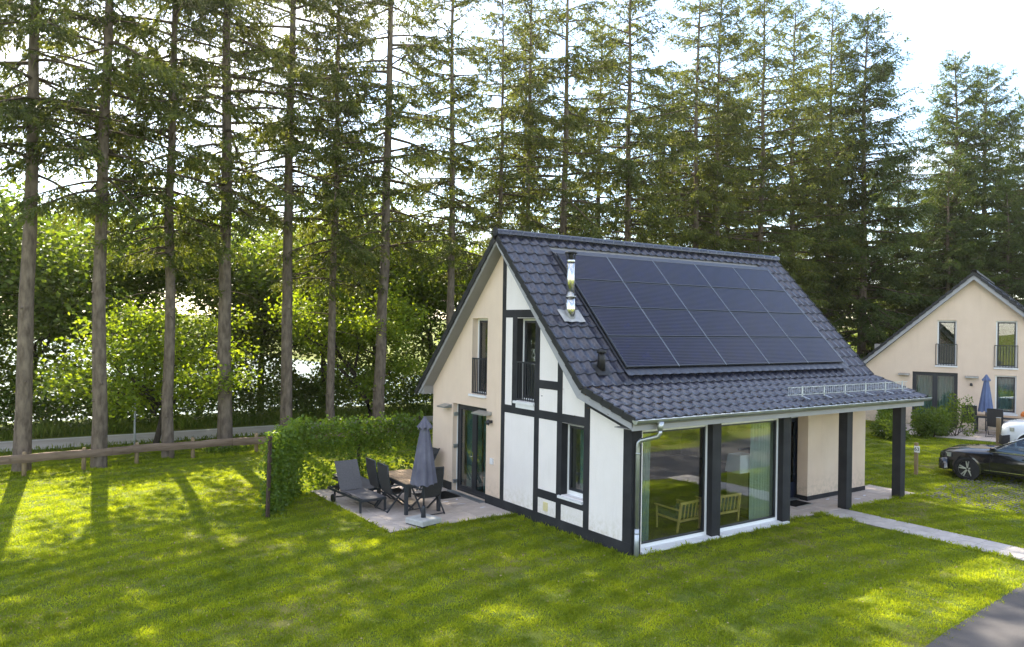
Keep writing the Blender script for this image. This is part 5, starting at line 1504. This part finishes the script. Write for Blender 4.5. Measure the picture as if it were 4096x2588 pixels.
# ------------------------------------------------------------------ neighbouring house
NH = thing('house', 'beige cottage with dark tiled gable roof beyond the black car', 'house', (25.0-4.57*math.cos(R(110)),5.0-4.57*math.sin(R(110)),0.36), R(20))
def nh_prof(y):
    return float(np.interp(y,[-0.75,0,4.57,9.14,9.9],[1.70,2.45,6.55,2.45,1.7]))
nwins = [(5.22,5.98,2.74,4.74),(2.97,3.75,2.74,4.74),(2.97,3.75,0.78,2.40),(5.15,6.95,0.03,2.42)]
def nh_wall():
    ys = sorted(set([0,9.14,4.57]+[w_[i] for w_ in nwins for i in (0,1)])); mb = MB()
    for a,b in zip(ys[:-1],ys[1:]):
        mid = (a+b)/2; z = 0.0
        for c0_,c1_ in sorted([(w_[2],w_[3]) for w_ in nwins if w_[0]<mid<w_[1]]):
            if c0_ > z+1e-4: mb.prism([(a,z),(b,z),(b,c0_),(a,c0_)],'x',0,0.3)
            z = c1_
        mb.prism([(a,z),(b,z),(b,nh_prof(b)),(a,nh_prof(a))],'x',0,0.3)
    mb.build('gable_wall', M['beige_plaster'], NH)
nh_wall()
MB().box(0.3,10,0.0,0.3,0,2.4).build('side_wall', M['beige_plaster'], NH); MB().box(0.3,10,8.84,9.14,0,2.4).build('side_wall', M['beige_plaster'], NH)
MB().box(9.7,10,0.3,8.84,0,2.4).build('end_wall', M['beige_plaster'], NH)
MB().box(1.6,1.7,0.3,8.84,0,3.6).build('inner_wall', M['room_wall'], NH); MB().box(0.3,1.6,0.3,8.84,2.45,2.6).build('storey_floor', M['room_wall'], NH)
_H = HOUSE; HOUSE = NH
for i,w_ in enumerate(nwins[:3]): window('x',*w_,0.10,NH,glass='glass_up' if i < 2 else 'glass',low=0.05)
window('x',*nwins[3],0.10,NH,two=True,sw=0.10,outer='anthracite',glass='glass',name='french_door')
HOUSE = _H
for w_ in nwins[:3]:
    MB().box(-0.05,0.10,w_[0]-0.06,w_[1]+0.06,w_[2]-0.07,w_[2]).build('window_sill', M['white_sill'], NH)
for w_ in nwins[:2]:
    gr = MB().box(-0.03,-0.01,w_[0]-0.04,w_[1]+0.04,w_[2]+0.93,w_[2]+0.96).build('window_guard', M['anthracite'], NH)
    MB().box(-0.03,-0.01,w_[0]-0.04,w_[1]+0.04,w_[2]+0.01,w_[2]+0.035).build('guard_bar', M['anthracite'], gr)
    for k in range(9): MB().box(-0.027,-0.013,w_[0]-0.04+(w_[1]-w_[0]+0.07)*k/8,w_[0]-0.03+(w_[1]-w_[0]+0.07)*k/8+0.012,w_[2],w_[2]+0.93).build('guard_bar', M['anthracite'], gr)
dk_ = MB()
for s_ in (1,-1):
    e = (4.57-s_*4.86, 2.22); a = (4.57,6.58)
    dk_.prism([a,e,(e[0]+s_*0.02,e[1]+0.16),(4.57,6.78)] if s_ > 0 else [a,(4.57,6.78),(e[0]-0.02,e[1]+0.16),e],'x',-0.30,10.3)
nroof = dk_.build('roof', M['soffit_grey'], NH)
for s_ in (1,-1):
    e = (4.57-s_*4.88, 2.19)
    MB().prism([(4.57,6.52),e,(e[0],e[1]+0.19),(4.57,6.76)],'x',-0.33,-0.30).build('bargeboard', M['grey_board'], NH)
    nrow = 19
    tb = MB()
    for r in range(nrow):
        t0,t1 = r/nrow,(r+1)/nrow
        p = lambda t_: (4.57-s_*4.96*t_, 6.88-4.43*t_)
        (ya,za),(yb,zb) = p(t0),p(t1)
        q = [(ya,za-0.04),(yb,zb),(yb,zb-0.03),(ya,za-0.08)]
        MB().prism([(ya,za-0.03),(yb-s_*0.02,zb+0.0),(yb-s_*0.02,zb-0.16),(ya,za-0.18)],'x',-0.37,-0.34).build('verge_tile', M['tile_edge'], nroof)
        for c in range(36): 
            x = -0.335+c*0.2952
            tb.add([(x,ya,za-0.05),(x+0.19,ya,za-0.055),(x+0.245,ya,za-0.02),(x+0.295,ya,za-0.05),(x,yb,zb-0.015),(x+0.19,yb,zb-0.02),(x+0.245,yb,zb+0.015),(x+0.295,yb,zb-0.015),(x,yb,zb-0.04),(x+0.19,yb,zb-0.045),(x+0.245,yb,zb-0.01),(x+0.295,yb,zb-0.04)],
                   [(k,k+1,k+5,k+4) if s_>0 else (k,k+4,k+5,k+1) for k in (0,1,2,4,5,6)], False)
    tag(tb.build('neighbour_roof_tiles', M['tile'], nroof), kind='stuff')
for k in range(28):
    o = link('ridge_tile', rme, nroof); o.location = (-0.37+k*lr,4.57,6.93)
for k in range(6):
    o = link('solar_panel', frm, NH)
    o.matrix_local = Matrix.Translation((1.3+(k%3)*1.67,4.57-0.75-(k//3)*0.71,6.88-0.57-(k//3)*0.634)) @ Matrix(((1,0,0),(0,-0.7458,-0.6661),(0,-0.6661,0.7458))).to_4x4()
    link('solar_glass', glm, o)
for yv,zv in ((4.6,2.28),(7.05,2.28)): MB().prism([(-0.005,zv-0.03),(-0.005,zv+0.05),(-0.24,zv),(-0.24,zv-0.03)],'y',yv-0.25 if yv<5 else yv,yv+0.25 if yv<5 else yv+0.45).build('door_canopy_shelf', M['zinc'], NH)
mb = MB(); mb.tube([(-0.03,4.62,1.98),(-0.10,4.62,1.99),(-0.12,4.62,1.90)],[0.03,0.05,0.06],8); mb.build('wall_lamp', M['anthracite'], NH)
MB().box(-0.03,0,4.42,4.64,0.98,1.06).build('switch_box', M['white_sill'], NH)
def nloc(x,y,z=0.0):
    p = Vector((25.0-4.57*math.cos(R(110)) + x*math.cos(R(20)) - y*math.sin(R(20)), 5.0-4.57*math.sin(R(110)) + x*math.sin(R(20)) + y*math.cos(R(20)), 0.36+z))
    return p
def ncurtain(label, y0,y1,z0,z1,folds,m):
    o = curtain(label,'x',y0,y1,0.34,z0,z1,folds,m); o.location = nloc(0,0); o.rotation_euler = (0,0,R(20)); return o
ncurtain('teal curtains behind the french door of the neighbouring house',5.2,6.9,0.1,2.38,14,'curtain_dark')
ncurtain('teal curtain behind the ground floor window of the neighbouring house',3.0,3.72,0.85,2.36,7,'curtain_dark')
npat = MB(); npat.box(-4.2,0.0,1.6,7.6,-0.06,0.03); po = tag(npat.build('patio', M['joint']), 'slab patio of the neighbouring house', kind='structure'); po.location = nloc(0,0); po.rotation_euler = (0,0,R(20))
slm2 = MB().box(-0.495,0.495,-0.245,0.245,0.0,0.016).mesh('slab', M['slab'])
for i in range(4):
    for j in range(12): link('slab', slm2, po).location = (-3.68+i*1.0,1.9+j*0.5,0.031)
# its furniture
n1 = nloc(-1.9,3.3,0.045)
make_chair('dark chair at the neighbouring patio table, nearest the door', tuple(nloc(-1.55,4.55,0.05)), R(20-88), 'chairs of the neighbouring patio')
make_chair('dark chair with its back to the black car, neighbouring patio', tuple(nloc(-2.55,3.55,0.05)), R(20-92), 'chairs of the neighbouring patio')
make_chair('dark chair behind the white car bonnet, neighbouring patio', tuple(nloc(-1.1,2.35,0.05)), R(20-90), 'chairs of the neighbouring patio')
tb2 = copy_tree(TB); tb2.location = tuple(nloc(-1.45,3.45,0.05)); tb2.rotation_euler = (0,0,R(20)); tag(tb2, 'slatted garden table of the neighbouring patio', 'table')
pa2 = copy_tree(PA); pa2.location = tuple(nloc(-1.75,3.95,0.05)); tag(pa2, 'closed blue-grey parasol on the neighbouring patio', 'parasol'); pa2.scale = (0.92,0.92,1.0)
for ch in pa2.children:
    if ch.name.startswith(('canopy','top_flap')):
        ch.data = ch.data.copy(); ch.data.materials[0] = M['umbrella_blue']
oc = thing('cushion', 'orange cushion on the neighbouring patio by the window', 'cushion', tuple(nloc(-1.0,2.62,0.86)), R(20))
mb = MB(); mb.grid(lambda u,v: (0.09*math.sin(math.pi*v)*math.cos(2*math.pi*u), 0.16*math.copysign(abs(math.sin(2*math.pi*u))**0.6,math.sin(2*math.pi*u))*math.sin(math.pi*v)**0.5, 0.17-0.34*v), 16, 10); mb.build('cushion_pad', M['orange'], oc)
# posts by the parking
for i,(x,y,lab) in enumerate(((20.75,2.12,'short grey wooden post by the neighbouring patio edge'),)):
    o = thing('bollard', lab, 'post', (x,y,float(ground_h(x,y)))); MB().box(-0.06,0.06,-0.06,0.06,-0.1,1.0).build('post_shaft', M['post_wood'], o); MB().box(-0.065,0.065,-0.065,0.065,1.0,1.02).build('post_cap', M['concrete'], o)

# hedge and shrubs beside the neighbouring patio
def bush(name, label, cat, loc, rx, ry, hz, n, leaf, m, seed, rz=0.0, lobes=7):
    t = thing(name, label, cat, loc, rz)
    rng = np.random.default_rng(seed)
    c = rng.uniform(-1,1,(lobes,3))*np.array([0.65,0.65,0.45]); c[:,2] = rng.uniform(0.25,0.72,lobes)
    ci = rng.integers(0,lobes,n); d = nrm(rng.normal(size=(n,3)))*(0.38*rng.random((n,1))**0.33)
    P = (c[ci]+d)*np.array([rx,ry,hz]); P[:,2] = np.abs(P[:,2])
    D = nrm(d)+rng.normal(size=(n,3))*0.6+np.array([0,0,-0.2])
    V, F = leaf_quads(P, D, rng.uniform(0.7,1.3,n)*leaf, rng.uniform(0.45,0.7,n)*leaf, rng, 0.08)
    link('foliage', fast_mesh('foliage', V, F, M[m]), t)
    st = MB()
    for k in range(5):
        q = c[k]*np.array([rx,ry,hz]); st.tube([(0.1*k-0.2,0,-0.05),(q[0]*0.5,q[1]*0.5,q[2]*0.5),tuple(q)],[0.02,0.014,0.006],5)
    st.build('stems', M['twig'], t)
    return t
bush('ivy_hedge','tall clipped ivy hedge at the edge of the neighbouring patio','hedge',tuple(nloc(-2.3,7.5,0.0)),2.0,0.45,1.95,7000,0.09,'ivy',101,R(20),14)
bush('shrub','loose green shrub in front of the neighbouring ivy hedge','shrub',(20.6,4.5,0.35),1.2,1.0,1.35,3800,0.11,'leaf_mid',102)
bush('shrub','low spreading shrub nearest the number post','shrub',(18.9,5.1,0.34),0.9,0.9,0.95,2600,0.11,'leaf_mid',103)
bush('shrub','pale-leaved young shrub seen between the porch posts','shrub',(15.6,6.2,0.25),0.55,0.5,1.55,900,0.13,'leaf_bright',104,0,8)
bush('shrub','white-green shrub beside the porch post','shrub',(17.3,6.0,0.3),0.7,0.6,1.25,1300,0.13,'leaf_mid',105,0,8)
bush('shrub','wispy shrub growing past the neighbouring french door','shrub',(21.8,4.2,0.38),0.7,0.6,1.6,1500,0.10,'leaf_mid',106,0,8)

# ------------------------------------------------------------------ across the road, mirrored in the panes
WB = thing('holiday_house', 'white holiday house across the road, seen mirrored in the big window', 'house', (6.0,-30.0,float(ground_h(6,-30))))
MB().box(-6,5,-7,0,0,3.0).build('wall', M['white_plaster'], WB)
MB().prism([(-7.4,2.9),(0.4,2.9),(-3.5,6.2)],'x',-6.4,5.4).build('roof', M['tile_edge'], WB)
for x in (-4.5,-1.5,2.0):
    wn_ = MB().box(x,x+1.2,0.0,0.03,0.9,2.3).build('window', M['white_frame'], WB); MB().box(x+0.07,x+1.13,0.03,0.035,0.97,2.23).build('pane', M['car_glass'], wn_)
lpst = thing('street_lamp', 'pale lamp post across the road, mirrored in the left big window', 'lamp', (1.6,-14.2,float(ground_h(1.6,-14.2))))
MB().tube([(0,0,0),(0,0,3.4)],[0.06,0.04],10).build('pole', M['galv'], lpst)
MB().tube([(0,0,3.4),(0,0,3.75),(0,0,3.82)],[0.10,0.16,0.03],12).build('lamp_head', M['lampshade'], lpst)

# ------------------------------------------------------------------ small traces: needles on the roof, chalk on the slabs
rgl = np.random.default_rng(131); n = 260
cx_ = X0T + TW*(rgl.integers(0,NC,n)+0.30) + rgl.normal(size=n)*0.03; tt = (rgl.integers(0,NLO,n)+rgl.uniform(0.02,0.2,n))/NLO
cl = rgl.random(n) < 0.5; cx_[cl] = 0.6+rgl.normal(size=cl.sum())*0.9
P = np.stack([cx_, KI[0]+(EV[0]-KI[0])*tt, KI[1]+(EV[1]-KI[1])*tt-0.045+0.02*rgl.random(n)],-1)
V, F = leaf_quads(P, nrm(rgl.normal(size=(n,3))*np.array([1,0.6,0.15])), rgl.uniform(0.03,0.08,n), rgl.uniform(0.015,0.035,n), rgl, 0.05)
M['roof_litter'] = leafmat('roof_litter', (0.05,0.03,0.015), (0.16,0.10,0.05), 0.1, (1,1,1), 0.9, 0.1)
tag(link('roof_litter', fast_mesh('roof_litter', V, F, M['roof_litter']), ROOF), kind='stuff')
M['chalk'] = pbr('chalk', (0.55,0.55,0.62), (0.74,0.74,0.80), 0.95, 0.1, nscale=30, detail=8)
def chalk(parent, x, y, a, b, rot, seed):
    r_ = random.Random(seed); v = []
    for k in range(14):
        t = 2*math.pi*k/14; q = r_.uniform(0.55,1.0)
        px_, py_ = a*q*math.cos(t), b*q*math.sin(t)
        v.append((x+px_*math.cos(rot)-py_*math.sin(rot), y+px_*math.sin(rot)+py_*math.cos(rot), 0.0305))
    MB().add(v, [tuple(range(14))]).build('chalk_mark', M['chalk'], parent)
for k,(x,y,a,b,rot) in enumerate(((8.15,0.95,0.14,0.05,0.3),(8.35,0.72,0.20,0.05,-0.5),(8.75,0.85,0.10,0.05,0.2),(8.9,0.55,0.16,0.06,-0.3),(9.5,0.7,0.14,0.05,0.4))): chalk(porch,x,y,a,b,rot,k)
for k,(x,y,a,b,rot) in enumerate(((-0.85,5.95,0.16,0.04,0.2),(-0.62,5.55,0.15,0.035,-0.4),(-0.45,6.05,0.10,0.04,0.9),(-0.35,4.95,0.13,0.04,0.1))): chalk(patio,x,y,a,b,rot,k+10)

# ------------------------------------------------------------------ thin warm haze, added to imitate the glow of lens glare
m, nt, out = new_mat('haze')
pv = nt.nodes.new('ShaderNodeVolumePrincipled')
pv.inputs['Color'].default_value = (1.0,0.94,0.80,1); pv.inputs['Density'].default_value = 0.00034; pv.inputs['Anisotropy'].default_value = 0.78
nt.links.new(pv.outputs['Volume'], out.inputs['Volume'])
tag(MB().box(-60,130,-60,120,-3.5,34).build('haze', m), 'thin haze added to imitate the glow of lens glare', 'haze', kind='stuff')
cy.volume_bounces = 0
